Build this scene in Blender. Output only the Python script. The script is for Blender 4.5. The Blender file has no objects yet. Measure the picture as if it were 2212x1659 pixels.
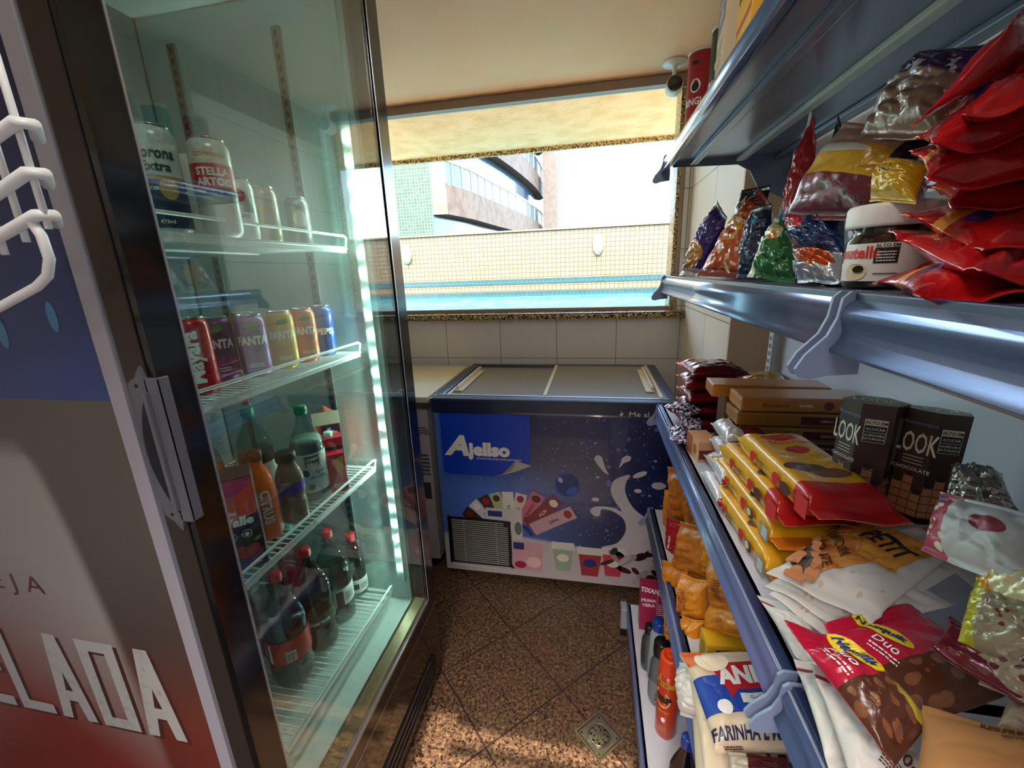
import bpy, bmesh, math, random
from mathutils import Matrix, Vector, noise
sc = bpy.context.scene
COL = sc.collection
PI = math.pi
random.seed(7)

# ------------------------------------------------------------------ camera
EYE = 1.48
def cam_matrix(yaw, pitch, roll):
    Rz = Matrix.Rotation(yaw, 4, 'Z'); Rx = Matrix.Rotation(pitch, 4, 'X')
    base = Matrix.Rotation(PI/2, 4, 'X'); Rr = Matrix.Rotation(roll, 4, 'Z')
    return Rz @ Rx @ base @ Rr
cd = bpy.data.cameras.new('camera'); cam = bpy.data.objects.new('camera', cd); COL.objects.link(cam)
cd.sensor_width = 36.0; cd.lens = 36.0*894.77/2212.0; cd.clip_start = 0.02; cd.clip_end = 300
cam.matrix_world = Matrix.Translation((0, 0, EYE)) @ cam_matrix(0.19925, -0.262617, -0.036449)
sc.camera = cam

# ------------------------------------------------------------------ world, sun, exposure
sc.view_settings.view_transform = 'Standard'; sc.view_settings.look = 'None'
sc.view_settings.gamma = 1.0; sc.view_settings.use_curve_mapping = False
sc.view_settings.exposure = 1.3
W = bpy.data.worlds.new('sky'); sc.world = W; W.use_nodes = True
wn = W.node_tree; wn.nodes.clear()
wo = wn.nodes.new('ShaderNodeOutputWorld'); wb = wn.nodes.new('ShaderNodeBackground')
sk = wn.nodes.new('ShaderNodeTexSky'); sk.sky_type = 'NISHITA'; sk.sun_disc = False
sk.sun_elevation = math.radians(50); sk.sun_rotation = math.radians(180); sk.air_density = 1.1; sk.dust_density = 2.5; sk.ozone_density = 1.0
wb.inputs['Strength'].default_value = 0.98
wn.links.new(sk.outputs[0], wb.inputs[0]); wn.links.new(wb.outputs[0], wo.inputs[0])
sd = bpy.data.lights.new('sun', 'SUN'); sd.energy = 4.8; sd.angle = math.radians(0.6); sd.color = (1.0, 0.90, 0.76)
sun = bpy.data.objects.new('sun', sd); COL.objects.link(sun)
sun.rotation_euler = (math.radians(36), 0, 0)      # high sun from behind the camera: through the added doorway, onto the pool court
# unseen fill light added under the ceiling to brighten the interior
ld = bpy.data.lights.new('added_fill_light', 'AREA'); ld.shape = 'DISK'; ld.size = 0.36; ld.energy = 2.5; ld.color = (1.0, 0.95, 0.88)
lo = bpy.data.objects.new('added_fill_light', ld); COL.objects.link(lo); lo.location = (-0.12, 0.25, 2.36)

# ------------------------------------------------------------------ helpers
def tag(o, label=None, cat=None, group=None, kind=None):
    if label: o['label'] = label
    if cat: o['category'] = cat
    if group: o['group'] = group
    if kind: o['kind'] = kind
    return o
def empty(name, loc=(0, 0, 0), rot=(0, 0, 0)):
    o = bpy.data.objects.new(name, None); COL.objects.link(o); o.location = loc; o.rotation_euler = rot
    o.empty_display_size = 0.05
    return o
def kids(o): return [c for c in bpy.data.objects if c.parent == o]
def copy_tree(o, parent=None):
    c = o.copy(); COL.objects.link(c)
    if parent: c.parent = parent
    for ch in kids(o): copy_tree(ch, c)
    return c
ID = lambda p: p
class MB:
    def __init__(s): s.v = []; s.f = []; s.mi = []; s.uv = []; s.mats = []; s.sm = []
    def slot(s, m):
        if m not in s.mats: s.mats.append(m)
        return s.mats.index(m)
    def add(s, vs, fs, m, smooth=False, uv=None, T=None):
        b = len(s.v)
        for i, p in enumerate(vs):
            p = Vector(p)
            if T is not None: p = T @ p
            s.v.append(tuple(p)); s.uv.append(tuple(uv[i]) if uv else (0.0, 0.0))
        k = s.slot(m)
        for f in fs: s.f.append([i+b for i in f]); s.mi.append(k); s.sm.append(smooth)
        return s
    def box(s, a, b, m, T=None, bev=0.0):
        (x0, y0, z0), (x1, y1, z1) = a, b
        if x0 > x1: x0, x1 = x1, x0
        if y0 > y1: y0, y1 = y1, y0
        if z0 > z1: z0, z1 = z1, z0
        if bev <= 0:
            vs = [(x0,y0,z0),(x1,y0,z0),(x1,y1,z0),(x0,y1,z0),(x0,y0,z1),(x1,y0,z1),(x1,y1,z1),(x0,y1,z1)]
            fs = [(3,2,1,0),(4,5,6,7),(0,1,5,4),(1,2,6,5),(2,3,7,6),(3,0,4,7)]
            return s.add(vs, fs, m, T=T)
        bm = bmesh.new(); bmesh.ops.create_cube(bm, size=1)
        for v in bm.verts: v.co = Vector(((v.co.x+.5)*(x1-x0)+x0, (v.co.y+.5)*(y1-y0)+y0, (v.co.z+.5)*(z1-z0)+z0))
        bev = min(bev, .45*min(x1-x0, y1-y0, z1-z0))
        bmesh.ops.bevel(bm, geom=bm.edges[:], offset=bev, segments=2, affect='EDGES', profile=0.6)
        bm.verts.index_update()
        s.add([v.co.copy() for v in bm.verts], [[v.index for v in f.verts] for f in bm.faces], m, T=T); bm.free()
        return s
    def prism(s, pts, z0, z1, m, T=None, axis='z', smooth=False):
        n = len(pts)
        def P(p, z):
            if axis == 'z': return (p[0], p[1], z)
            if axis == 'y': return (p[0], z, p[1])
            return (z, p[0], p[1])
        vs = [P(p, z0) for p in pts]+[P(p, z1) for p in pts]
        fs = [list(range(n))[::-1], list(range(n, 2*n))]+[(i, (i+1) % n, n+(i+1) % n, n+i) for i in range(n)]
        return s.add(vs, fs, m, smooth, T=T)
    def lathe(s, prof, m, n=28, T=None, smooth=True, cap=True, ang=(0, 2*PI), c=(0, 0, 0), flute=None):
        full = abs(ang[1]-ang[0]-2*PI) < 1e-6
        cols = n if full else n+1
        vs = []; uv = []; L = len(prof)
        for j, (r, z) in enumerate(prof):
            for i in range(cols):
                a = ang[0]+(ang[1]-ang[0])*i/n
                rr = r*(1+(flute(a, z) if flute else 0))
                vs.append((c[0]+rr*math.cos(a), c[1]+rr*math.sin(a), c[2]+z)); uv.append((i/n, j/max(1, L-1)))
        fs = []
        for j in range(L-1):
            for i in range(n):
                a = j*cols+i; b = j*cols+(i+1) % cols
                fs.append((a, b, b+cols, a+cols))
        if cap and full:
            if prof[0][0] > 1e-5: fs.append(list(range(cols))[::-1])
            if prof[-1][0] > 1e-5: fs.append(list(range((L-1)*cols, L*cols)))
        return s.add(vs, fs, m, smooth, uv, T)
    def tube(s, pts, r, m, n=8, closed=False, T=None):
        pts = [Vector(p) for p in pts]; N = len(pts); vs = []; fs = []; up = None
        for i, p in enumerate(pts):
            a = pts[i-1] if (i > 0 or closed) else p
            b = pts[(i+1) % N] if (i < N-1 or closed) else p
            d = (b-a).normalized()
            if up is None: up = Vector((0, 0, 1)) if abs(d.z) < .9 else Vector((1, 0, 0))
            x = d.cross(up).normalized(); y = x.cross(d).normalized(); up = y
            for k in range(n):
                t = 2*PI*k/n; vs.append(p+x*(r*math.cos(t))+y*(r*math.sin(t)))
        for i in range(N if closed else N-1):
            for k in range(n):
                a = i*n+k; b = i*n+(k+1) % n; c2 = ((i+1) % N)*n
                fs.append((a, b, c2+(k+1) % n, c2+k))
        if not closed: fs += [list(range(n))[::-1], list(range((N-1)*n, N*n))]
        return s.add(vs, fs, m, True, T=T)
    def grid(s, fn, nu, nv, m, smooth=True, T=None, flip=False, u=(0, 1), v=(0, 1), close=False):
        vs = []; uv = []
        for j in range(nv+1):
            for i in range(nu+1):
                a = u[0]+(u[1]-u[0])*i/nu; b = v[0]+(v[1]-v[0])*j/nv
                vs.append(fn(a, b)); uv.append((a, b))
        fs = []
        for j in range(nv):
            for i in range(nu):
                q = (j*(nu+1)+i, j*(nu+1)+i+1, (j+1)*(nu+1)+i+1, (j+1)*(nu+1)+i)
                fs.append(q[::-1] if flip else q)
        return s.add(vs, fs, m, smooth, uv, T)
    def flat(s, polys, m, M, T=None):
        """2-D faces (verts, faces) laid on a surface by the map M(x, y)."""
        vs, fs = polys
        return s.add([M(x, y) for x, y in vs], fs, m, T=T)
    def build(s, name, parent=None, loc=None, rot=None):
        me = bpy.data.meshes.new(name); me.from_pydata(s.v, [], s.f)
        for m in s.mats: me.materials.append(m)
        me.polygons.foreach_set('material_index', s.mi); me.polygons.foreach_set('use_smooth', s.sm)
        ul = me.uv_layers.new(name='UVMap')
        for l in me.loops: ul.data[l.index].uv = s.uv[l.vertex_index]
        me.update(); me.validate(clean_customdata=False)
        o = bpy.data.objects.new(name, me); COL.objects.link(o)
        if parent: o.parent = parent
        if loc is not None: o.location = loc
        if rot is not None: o.rotation_euler = rot
        return o

_tc = {}
def text2d(txt, size, bold=0.0, shear=0.0, align='CENTER', sx=1.0, cut=0.0):
    """the letters of txt as flat faces, in metres, centred"""
    k = (txt, bold, shear)
    if k not in _tc:
        c = bpy.data.curves.new('t', 'FONT'); c.body = txt; c.size = 1; c.offset = bold; c.shear = shear; c.resolution_u = 2
        o = bpy.data.objects.new('t', c); COL.objects.link(o)
        bpy.context.view_layer.update()
        dg = bpy.context.evaluated_depsgraph_get(); me = o.evaluated_get(dg).to_mesh()
        vs = [(v.co.x, v.co.y) for v in me.vertices]; fs = [list(p.vertices) for p in me.polygons]
        o.evaluated_get(dg).to_mesh_clear(); bpy.data.objects.remove(o); bpy.data.curves.remove(c)
        _tc[k] = (vs, fs)
    vs, fs = _tc[k]
    if not vs: return ([], [])
    x0 = min(v[0] for v in vs); x1 = max(v[0] for v in vs); y0 = min(v[1] for v in vs); y1 = max(v[1] for v in vs)
    h = 0.72; cx = (x0+x1)/2 if align == 'CENTER' else x0
    return ([((x-cx)*size/h*sx, (y-h/2)*size/h) for x, y in vs], fs)     # size = cap height
def shift(p, dx=0, dy=0, rot=0, s=1):
    c, n = math.cos(rot), math.sin(rot)
    return ([(s*(x*c-y*n)+dx, s*(x*n+y*c)+dy) for x, y in p[0]], p[1])
def rect2(x0, y0, x1, y1, nx=1, ny=1):
    vs = [(x0+(x1-x0)*i/nx, y0+(y1-y0)*j/ny) for j in range(ny+1) for i in range(nx+1)]
    return (vs, [(j*(nx+1)+i, j*(nx+1)+i+1, (j+1)*(nx+1)+i+1, (j+1)*(nx+1)+i) for j in range(ny) for i in range(nx)])
def ell2(cx, cy, rx, ry, n=24, rot=0):
    c, q = math.cos(rot), math.sin(rot)
    return ([(cx+rx*math.cos(2*PI*i/n)*c-ry*math.sin(2*PI*i/n)*q, cy+rx*math.cos(2*PI*i/n)*q+ry*math.sin(2*PI*i/n)*c) for i in range(n)], [list(range(n))])
def poly2(pts): return (list(pts), [list(range(len(pts)))])
def bars2(x0, y0, w, h, n=16, seed=1):
    r = random.Random(seed); vs = []; fs = []; x = x0
    ws = [r.choice((1, 1, 2, 3)) for _ in range(2*n)]; u = w/sum(ws)
    for i, k in enumerate(ws):
        if i % 2 == 0:
            b = len(vs); vs += [(x, y0), (x+k*u, y0), (x+k*u, y0+h), (x, y0+h)]; fs.append((b, b+1, b+2, b+3))
        x += k*u
    return (vs, fs)
def lines2(x0, y0, w, h, n, fill=.5, seed=1):
    """rows of small print"""
    r = random.Random(seed); vs = []; fs = []; dy = h/n
    for i in range(n):
        x = x0; y = y0+h-(i+1)*dy
        while x < x0+w-1e-5:
            l = min(r.uniform(.06, .2)*w, x0+w-x); b = len(vs)
            vs += [(x, y), (x+l, y), (x+l, y+dy*fill), (x, y+dy*fill)]; fs.append((b, b+1, b+2, b+3)); x += l+.03*w
    return (vs, fs)
def spline(pts, n=8, closed=True):
    out = []; N = len(pts)
    for i in range(N if closed else N-1):
        p0 = pts[(i-1) % N] if closed else pts[max(0, i-1)]; p1 = pts[i]; p2 = pts[(i+1) % N]; p3 = pts[(i+2) % N] if closed else pts[min(N-1, i+2)]
        for k in range(n):
            t = k/n
            out.append(tuple(.5*((2*p1[d])+(-p0[d]+p2[d])*t+(2*p0[d]-5*p1[d]+4*p2[d]-p3[d])*t*t+(-p0[d]+3*p1[d]-3*p2[d]+p3[d])*t**3) for d in range(len(p1))))
    return out
def dice(p, L=.008):
    """cut flat artwork into small faces so that it can follow a bulging surface"""
    bm = bmesh.new(); vv = [bm.verts.new((x, y, 0)) for x, y in p[0]]
    for f in p[1]:
        try: bm.faces.new([vv[i] for i in f])
        except ValueError: pass
    bmesh.ops.triangulate(bm, faces=bm.faces[:])
    for _ in range(5):
        es = [e for e in bm.edges if e.calc_length() > L]
        if not es: break
        bmesh.ops.subdivide_edges(bm, edges=es, cuts=1); bmesh.ops.triangulate(bm, faces=[f for f in bm.faces if len(f.verts) > 3])
    bm.verts.index_update(); r = ([(v.co.x, v.co.y) for v in bm.verts], [[v.index for v in f.verts] for f in bm.faces]); bm.free(); return r
def tri_poly(pts):
    """triangulate a concave outline"""
    bm = bmesh.new(); vv = [bm.verts.new((p[0], p[1], 0)) for p in pts]
    f = bm.faces.new(vv); bmesh.ops.triangulate(bm, faces=[f]); bm.verts.index_update()
    r = ([(v.co.x, v.co.y) for v in bm.verts], [[v.index for v in g.verts] for g in bm.faces]); bm.free(); return r

# ------------------------------------------------------------------ materials
def srgb(c):
    if isinstance(c, str):
        c = [int(c[i:i+2], 16)/255 for i in (0, 2, 4)]
    return tuple((x/12.92 if x <= .04045 else ((x+.055)/1.055)**2.4) for x in c[:3])+(1.0,)
_m = {}
def new_mat(name):
    m = bpy.data.materials.new(name); m.use_nodes = True; n = m.node_tree.nodes
    return m, m.node_tree, n['Principled BSDF']
def mat(name, col='808080', rough=.5, metal=0.0, coat=0.0, emit=None, es=1.0, spec=None, aniso=0, bump=None, alpha=None, trans=0, ior=None, var=None):
    if name in _m: return _m[name]
    m, t, b = new_mat(name)
    b.inputs['Base Color'].default_value = srgb(col); b.inputs['Roughness'].default_value = rough
    b.inputs['Metallic'].default_value = metal; b.inputs['Coat Weight'].default_value = coat; b.inputs['Coat Roughness'].default_value = .08
    if spec is not None: b.inputs['Specular IOR Level'].default_value = spec
    if emit: b.inputs['Emission Color'].default_value = srgb(emit); b.inputs['Emission Strength'].default_value = es
    if aniso: b.inputs['Anisotropic'].default_value = aniso
    if trans: b.inputs['Transmission Weight'].default_value = trans
    if ior: b.inputs['IOR'].default_value = ior
    if var:     # (scale, second colour, low, high)
        nz = t.nodes.new('ShaderNodeTexNoise'); nz.inputs['Scale'].default_value = var[0]; nz.inputs['Detail'].default_value = 6
        tc = t.nodes.new('ShaderNodeTexCoord'); t.links.new(tc.outputs['Object'], nz.inputs['Vector'])
        mr = t.nodes.new('ShaderNodeMapRange'); mr.inputs['From Min'].default_value = var[2]; mr.inputs['From Max'].default_value = var[3]
        mx = t.nodes.new('ShaderNodeMix'); mx.data_type = 'RGBA'; mx.inputs[6].default_value = srgb(col); mx.inputs[7].default_value = srgb(var[1])
        t.links.new(nz.outputs[0], mr.inputs[0]); t.links.new(mr.outputs[0], mx.inputs[0]); t.links.new(mx.outputs[2], b.inputs['Base Color'])
    if bump:    # (scale, strength, distance)
        nz = t.nodes.new('ShaderNodeTexNoise'); nz.inputs['Scale'].default_value = bump[0]; nz.inputs['Detail'].default_value = 5
        tc = t.nodes.new('ShaderNodeTexCoord'); t.links.new(tc.outputs['Object'], nz.inputs['Vector'])
        bp = t.nodes.new('ShaderNodeBump'); bp.inputs['Strength'].default_value = bump[1]; bp.inputs['Distance'].default_value = bump[2]
        t.links.new(nz.outputs[0], bp.inputs['Height']); t.links.new(bp.outputs[0], b.inputs['Normal'])
    _m[name] = m; return m
def math_node(t, op, a, b=None):
    n = t.nodes.new('ShaderNodeMath'); n.operation = op
    for i, x in enumerate((a, b)):
        if x is None: continue
        if isinstance(x, (int, float)): n.inputs[i].default_value = x
        else: t.links.new(x, n.inputs[i])
    return n.outputs[0]
def printed(name, base, shapes=(), rough=.35, metal=0.0, coat=.3, bump=None, foil=None):
    """a printed wrapper: base colour and flat shapes placed in the wrapper's own UV"""
    if name in _m: return _m[name]
    m, t, b = new_mat(name); L = t.links
    b.inputs['Roughness'].default_value = rough; b.inputs['Metallic'].default_value = metal
    b.inputs['Coat Weight'].default_value = coat; b.inputs['Coat Roughness'].default_value = .12
    uv = t.nodes.new('ShaderNodeUVMap'); uv.uv_map = 'UVMap'; sp = t.nodes.new('ShaderNodeSeparateXYZ'); L.new(uv.outputs[0], sp.inputs[0])
    U, V = sp.outputs[0], sp.outputs[1]
    cur = None
    def over(fac, col, colsock=None):
        nonlocal cur
        mx = t.nodes.new('ShaderNodeMix'); mx.data_type = 'RGBA'
        if isinstance(fac, (int, float)): mx.inputs[0].default_value = fac
        else: L.new(fac, mx.inputs[0])
        if cur is None: mx.inputs[6].default_value = srgb(base)
        else: L.new(cur, mx.inputs[6])
        if colsock: L.new(colsock, mx.inputs[7])
        else: mx.inputs[7].default_value = srgb(col)
        cur = mx.outputs[2]
    for s in shapes:
        k = s[0]
        if k == 'rect':
            _, u0, v0, u1, v1, col = s
            f = math_node(t, 'GREATER_THAN', U, u0); f = math_node(t, 'MULTIPLY', f, math_node(t, 'LESS_THAN', U, u1))
            f = math_node(t, 'MULTIPLY', f, math_node(t, 'GREATER_THAN', V, v0)); f = math_node(t, 'MULTIPLY', f, math_node(t, 'LESS_THAN', V, v1))
            over(f, col)
        elif k == 'ell':
            _, cu, cv, ru, rv, col = s
            a = math_node(t, 'DIVIDE', math_node(t, 'SUBTRACT', U, cu), ru); c = math_node(t, 'DIVIDE', math_node(t, 'SUBTRACT', V, cv), rv)
            d = math_node(t, 'ADD', math_node(t, 'MULTIPLY', a, a), math_node(t, 'MULTIPLY', c, c))
            over(math_node(t, 'LESS_THAN', d, 1.0), col)
        elif k == 'diag':      # a*u + b*v > c
            _, a, c2, c, col = s
            over(math_node(t, 'GREATER_THAN', math_node(t, 'ADD', math_node(t, 'MULTIPLY', U, a), math_node(t, 'MULTIPLY', V, c2)), c), col)
        elif k in ('blob', 'dots'):    # irregular patches / round dots inside a rectangle
            _, scale, thr, u0, v0, u1, v1, col = s[:8]
            asp = s[8] if len(s) > 8 else 1.0
            mp = t.nodes.new('ShaderNodeMapping'); mp.inputs['Scale'].default_value = (asp, 1, 1); L.new(uv.outputs[0], mp.inputs[0])
            if k == 'blob':
                nz = t.nodes.new('ShaderNodeTexNoise'); nz.inputs['Scale'].default_value = scale; nz.inputs['Detail'].default_value = 3; L.new(mp.outputs[0], nz.inputs['Vector'])
                f = math_node(t, 'GREATER_THAN', nz.outputs[0], thr)
            else:
                nz = t.nodes.new('ShaderNodeTexVoronoi'); nz.inputs['Scale'].default_value = scale; L.new(mp.outputs[0], nz.inputs['Vector'])
                f = math_node(t, 'LESS_THAN', nz.outputs['Distance'], thr)
            f = math_node(t, 'MULTIPLY', f, math_node(t, 'GREATER_THAN', U, u0)); f = math_node(t, 'MULTIPLY', f, math_node(t, 'LESS_THAN', U, u1))
            f = math_node(t, 'MULTIPLY', f, math_node(t, 'GREATER_THAN', V, v0)); f = math_node(t, 'MULTIPLY', f, math_node(t, 'LESS_THAN', V, v1))
            over(f, col)
    if cur is None: b.inputs['Base Color'].default_value = srgb(base)
    else: L.new(cur, b.inputs['Base Color'])
    tc = t.nodes.new('ShaderNodeTexCoord')
    if bump:
        nz = t.nodes.new('ShaderNodeTexNoise'); nz.inputs['Scale'].default_value = bump[0]; nz.inputs['Detail'].default_value = 3
        nz.inputs['Distortion'].default_value = .6
        L.new(tc.outputs['Object'], nz.inputs['Vector'])
        bp = t.nodes.new('ShaderNodeBump'); bp.inputs['Strength'].default_value = bump[1]; bp.inputs['Distance'].default_value = bump[2]
        L.new(nz.outputs[0], bp.inputs['Height']); L.new(bp.outputs[0], b.inputs['Normal'])
    _m[name] = m; return m
def thin_glass(name, tint='FFFFFF', ior=1.5, rough=0.0, extra=0.0):
    """one pane: fresnel mirror over clear transmission"""
    if name in _m: return _m[name]
    m = bpy.data.materials.new(name); m.use_nodes = True; t = m.node_tree; t.nodes.clear()
    o = t.nodes.new('ShaderNodeOutputMaterial'); mx = t.nodes.new('ShaderNodeMixShader'); tr = t.nodes.new('ShaderNodeBsdfTransparent'); g = t.nodes.new('ShaderNodeBsdfGlossy')
    fr = t.nodes.new('ShaderNodeFresnel'); geo = t.nodes.new('ShaderNodeNewGeometry')
    t.links.new(math_node(t, 'ADD', ior, math_node(t, 'MULTIPLY', geo.outputs['Backfacing'], 1/ior-ior)), fr.inputs[0]); g.inputs['Roughness'].default_value = rough; tr.inputs[0].default_value = srgb(tint)
    f = math_node(t, 'ADD', fr.outputs[0], extra) if extra else fr.outputs[0]
    t.links.new(f, mx.inputs[0]); t.links.new(tr.outputs[0], mx.inputs[1]); t.links.new(g.outputs[0], mx.inputs[2]); t.links.new(mx.outputs[0], o.inputs[0])
    _m[name] = m; return m
WHITE = lambda: mat('white_ink', 'F2F0EA', .5)
BLACK = lambda: mat('black_ink', '14120F', .5)
# ================================================================== the room
CEIL = 2.40; BACK = 2.47; RW = 0.49
def tile_mat(name, col, col2, tw, th, axes, mortar='8F8A84', msize=.0022, off=(0, 0), diag_bump=True, rough=.28):
    """square wall tiles: axes picks the two world axes used"""
    m, t, b = new_mat(name); L = t.links
    g = t.nodes.new('ShaderNodeNewGeometry'); sp = t.nodes.new('ShaderNodeSeparateXYZ'); L.new(g.outputs['Position'], sp.inputs[0])
    cb = t.nodes.new('ShaderNodeCombineXYZ')
    a = math_node(t, 'ADD', sp.outputs['XYZ'.index(axes[0])], off[0]); c = math_node(t, 'ADD', sp.outputs['XYZ'.index(axes[1])], off[1])
    L.new(a, cb.inputs[0]); L.new(c, cb.inputs[1])
    br = t.nodes.new('ShaderNodeTexBrick'); br.offset = 0; br.squash = 1
    br.inputs['Scale'].default_value = 1; br.inputs['Brick Width'].default_value = tw; br.inputs['Row Height'].default_value = th
    br.inputs['Mortar Size'].default_value = msize; br.inputs['Color1'].default_value = srgb(col); br.inputs['Color2'].default_value = srgb(col2); br.inputs['Mortar'].default_value = srgb(mortar)
    L.new(cb.outputs[0], br.inputs['Vector']); L.new(br.outputs['Color'], b.inputs['Base Color']); b.inputs['Roughness'].default_value = rough
    bp = t.nodes.new('ShaderNodeBump'); bp.inputs['Strength'].default_value = .6; bp.inputs['Distance'].default_value = .002; bp.invert = True
    L.new(br.outputs['Fac'], bp.inputs['Height'])
    if diag_bump:
        w = t.nodes.new('ShaderNodeTexWave'); w.wave_type = 'BANDS'; w.bands_direction = 'DIAGONAL'; w.inputs['Scale'].default_value = 42; w.inputs['Distortion'].default_value = 1.2; w.inputs['Detail'].default_value = 1
        L.new(cb.outputs[0], w.inputs['Vector']); bp2 = t.nodes.new('ShaderNodeBump'); bp2.inputs['Strength'].default_value = .35; bp2.inputs['Distance'].default_value = .0012
        L.new(w.outputs['Fac'], bp2.inputs['Height']); L.new(bp.outputs[0], bp2.inputs['Normal']); L.new(bp2.outputs[0], b.inputs['Normal'])
    else: L.new(bp.outputs[0], b.inputs['Normal'])
    return m
def floor_mat():
    m, t, b = new_mat('brown_granite_floor'); L = t.links
    g = t.nodes.new('ShaderNodeNewGeometry'); mp = t.nodes.new('ShaderNodeMapping'); L.new(g.outputs['Position'], mp.inputs[0])
    n1 = t.nodes.new('ShaderNodeTexNoise'); n1.inputs['Scale'].default_value = 88; n1.inputs['Detail'].default_value = 6; n1.inputs['Roughness'].default_value = .7; n1.inputs['Distortion'].default_value = .35
    L.new(mp.outputs[0], n1.inputs['Vector'])
    r = t.nodes.new('ShaderNodeValToRGB'); e = r.color_ramp.elements; e[0].position = .37; e[0].color = srgb('241812'); e[1].position = .66; e[1].color = srgb('927656')
    for p, c in ((.44, '46301F'), (.50, '5E4634'), (.58, '745A42')):
        x = e.new(p); x.color = srgb(c)
    L.new(n1.outputs[0], r.inputs[0])
    v = t.nodes.new('ShaderNodeTexVoronoi'); v.inputs['Scale'].default_value = 85; L.new(mp.outputs[0], v.inputs['Vector'])
    dk = math_node(t, 'LESS_THAN', v.outputs['Distance'], .30)
    n2 = t.nodes.new('ShaderNodeTexNoise'); n2.inputs['Scale'].default_value = 14; L.new(mp.outputs[0], n2.inputs['Vector'])
    dk = math_node(t, 'MULTIPLY', dk, math_node(t, 'GREATER_THAN', n2.outputs[0], .47))
    mx = t.nodes.new('ShaderNodeMix'); mx.data_type = 'RGBA'; L.new(dk, mx.inputs[0]); L.new(r.outputs[0], mx.inputs[6]); mx.inputs[7].default_value = srgb('1C100C')
    # 45 degree joints
    mp2 = t.nodes.new('ShaderNodeMapping'); mp2.inputs['Rotation'].default_value = (0, 0, math.radians(45)); L.new(g.outputs['Position'], mp2.inputs[0])
    off = Matrix.Rotation(math.radians(45), 3, 'Z') @ Vector((-.321, .944, 0))
    mp2.inputs['Location'].default_value = (-off.x, -off.y, 0)
    br = t.nodes.new('ShaderNodeTexBrick'); br.offset = 0; br.inputs['Scale'].default_value = 1; br.inputs['Brick Width'].default_value = .325; br.inputs['Row Height'].default_value = .325; br.inputs['Mortar Size'].default_value = .003
    L.new(mp2.outputs[0], br.inputs['Vector'])
    m2 = t.nodes.new('ShaderNodeMix'); m2.data_type = 'RGBA'; L.new(br.outputs['Fac'], m2.inputs[0]); L.new(mx.outputs[2], m2.inputs[6]); m2.inputs[7].default_value = srgb('2A1A14')
    L.new(m2.outputs[2], b.inputs['Base Color']); b.inputs['Roughness'].default_value = .38
    bp = t.nodes.new('ShaderNodeBump'); bp.inputs['Strength'].default_value = .15; bp.inputs['Distance'].default_value = .001; L.new(n1.outputs[0], bp.inputs['Height']); L.new(bp.outputs[0], b.inputs['Normal'])
    return m
def granite_mat():
    m, t, b = new_mat('speckled_yellow_granite'); L = t.links
    g = t.nodes.new('ShaderNodeNewGeometry')
    n1 = t.nodes.new('ShaderNodeTexNoise'); n1.inputs['Scale'].default_value = 95; n1.inputs['Detail'].default_value = 4; L.new(g.outputs['Position'], n1.inputs['Vector'])
    r = t.nodes.new('ShaderNodeValToRGB'); e = r.color_ramp.elements; e[0].position = .40; e[0].color = srgb('2B2018'); e[1].position = .66; e[1].color = srgb('E8D3A6')
    x = e.new(.47); x.color = srgb('8A6B3C'); x = e.new(.54); x.color = srgb('C9A76C')
    L.new(n1.outputs[0], r.inputs[0]); L.new(r.outputs[0], b.inputs['Base Color']); b.inputs['Roughness'].default_value = .25
    return m
M_wall = tile_mat('white_wall_tiles', 'E6DFD8', 'E2DBD4', .346, .30, 'XZ', off=(.216+.346*20-.0, 6-.97+.0))
M_wallr = tile_mat('white_wall_tiles_side', 'FBEBD4', 'F6E6D0', .346, .30, 'YZ', off=(7.0, 6-.97))
M_floor = floor_mat(); M_granite = granite_mat()
M_ceil = mat('peach_ceiling_paint', 'FFCB9C', .8, bump=(30, .08, .004), var=(3, 'FCC392', .45, .7))
M_soffit = mat('rough_peach_plaster', 'FFCD98', .9, bump=(38, .8, .012), var=(9, 'F4BC80', .4, .65))
M_alu = mat('bronze_grey_aluminium', '9A8474', .5, .0)
M_plain = mat('beige_column_paint', 'E6C4A2', .55)
def struct(name, mb): return tag(mb.build(name), kind='structure')
x0, x1, y0 = -1.95, 0.66, -0.62
struct('floor', MB().box((x0-.1, y0-.1, -.08), (x1+.1, BACK+.15, 0), M_floor))
struct('ceiling', MB().box((x0-.1, y0-.1, CEIL), (x1+.1, BACK+.12, CEIL+.15), M_ceil))
# back wall below and beside the window (opening x -1.85..0.44, z 1.24..2.385)
wbk = MB().box((x0, BACK, 0), (x1, BACK+.16, 1.235), M_wall).box((x0, BACK, 1.235), (-1.85, BACK+.16, CEIL), M_wall).box((.45, BACK, 1.235), (x1, BACK+.16, CEIL), M_wall)
struct('wall_back', wbk)
struct('wall_right', MB().box((RW, 1.63, 0), (x1+.02, BACK-.001, CEIL), M_wallr).box((x1, y0, 0), (x1+.1, 1.63, CEIL), M_wallr))
struct('trim_3', MB().box((RW-.004, 1.626, 0), (x1, 1.632, CEIL), M_plain))
struct('wall_left', MB().box((x0-.1, y0, 0), (x0, BACK, CEIL), M_wallr))
# decorative border tiles just under the ceiling on the right wall
M_border = tile_mat('brown_border_tiles', 'B98A5C', 'A87A50', .075, .30, 'YZ', mortar='7A5638', off=(7, 6-.97), diag_bump=False)
struct('trim_1', MB().box((RW-.006, 1.63, CEIL-.17), (RW, BACK-.002, CEIL-.001), M_border))
# sill
sb = MB()
prof = spline([(BACK-.035, 1.212), (BACK-.042, 1.222), (BACK-.042, 1.236), (BACK-.030, 1.246), (BACK+.2, 1.246), (BACK+.2, 1.206), (BACK-.02, 1.206)], 3)
sb.prism([(p[0], p[1]) for p in prof], -1.9, RW+.004, M_granite, axis='x')
tag(sb.build('window_sill'), kind='structure')
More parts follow.
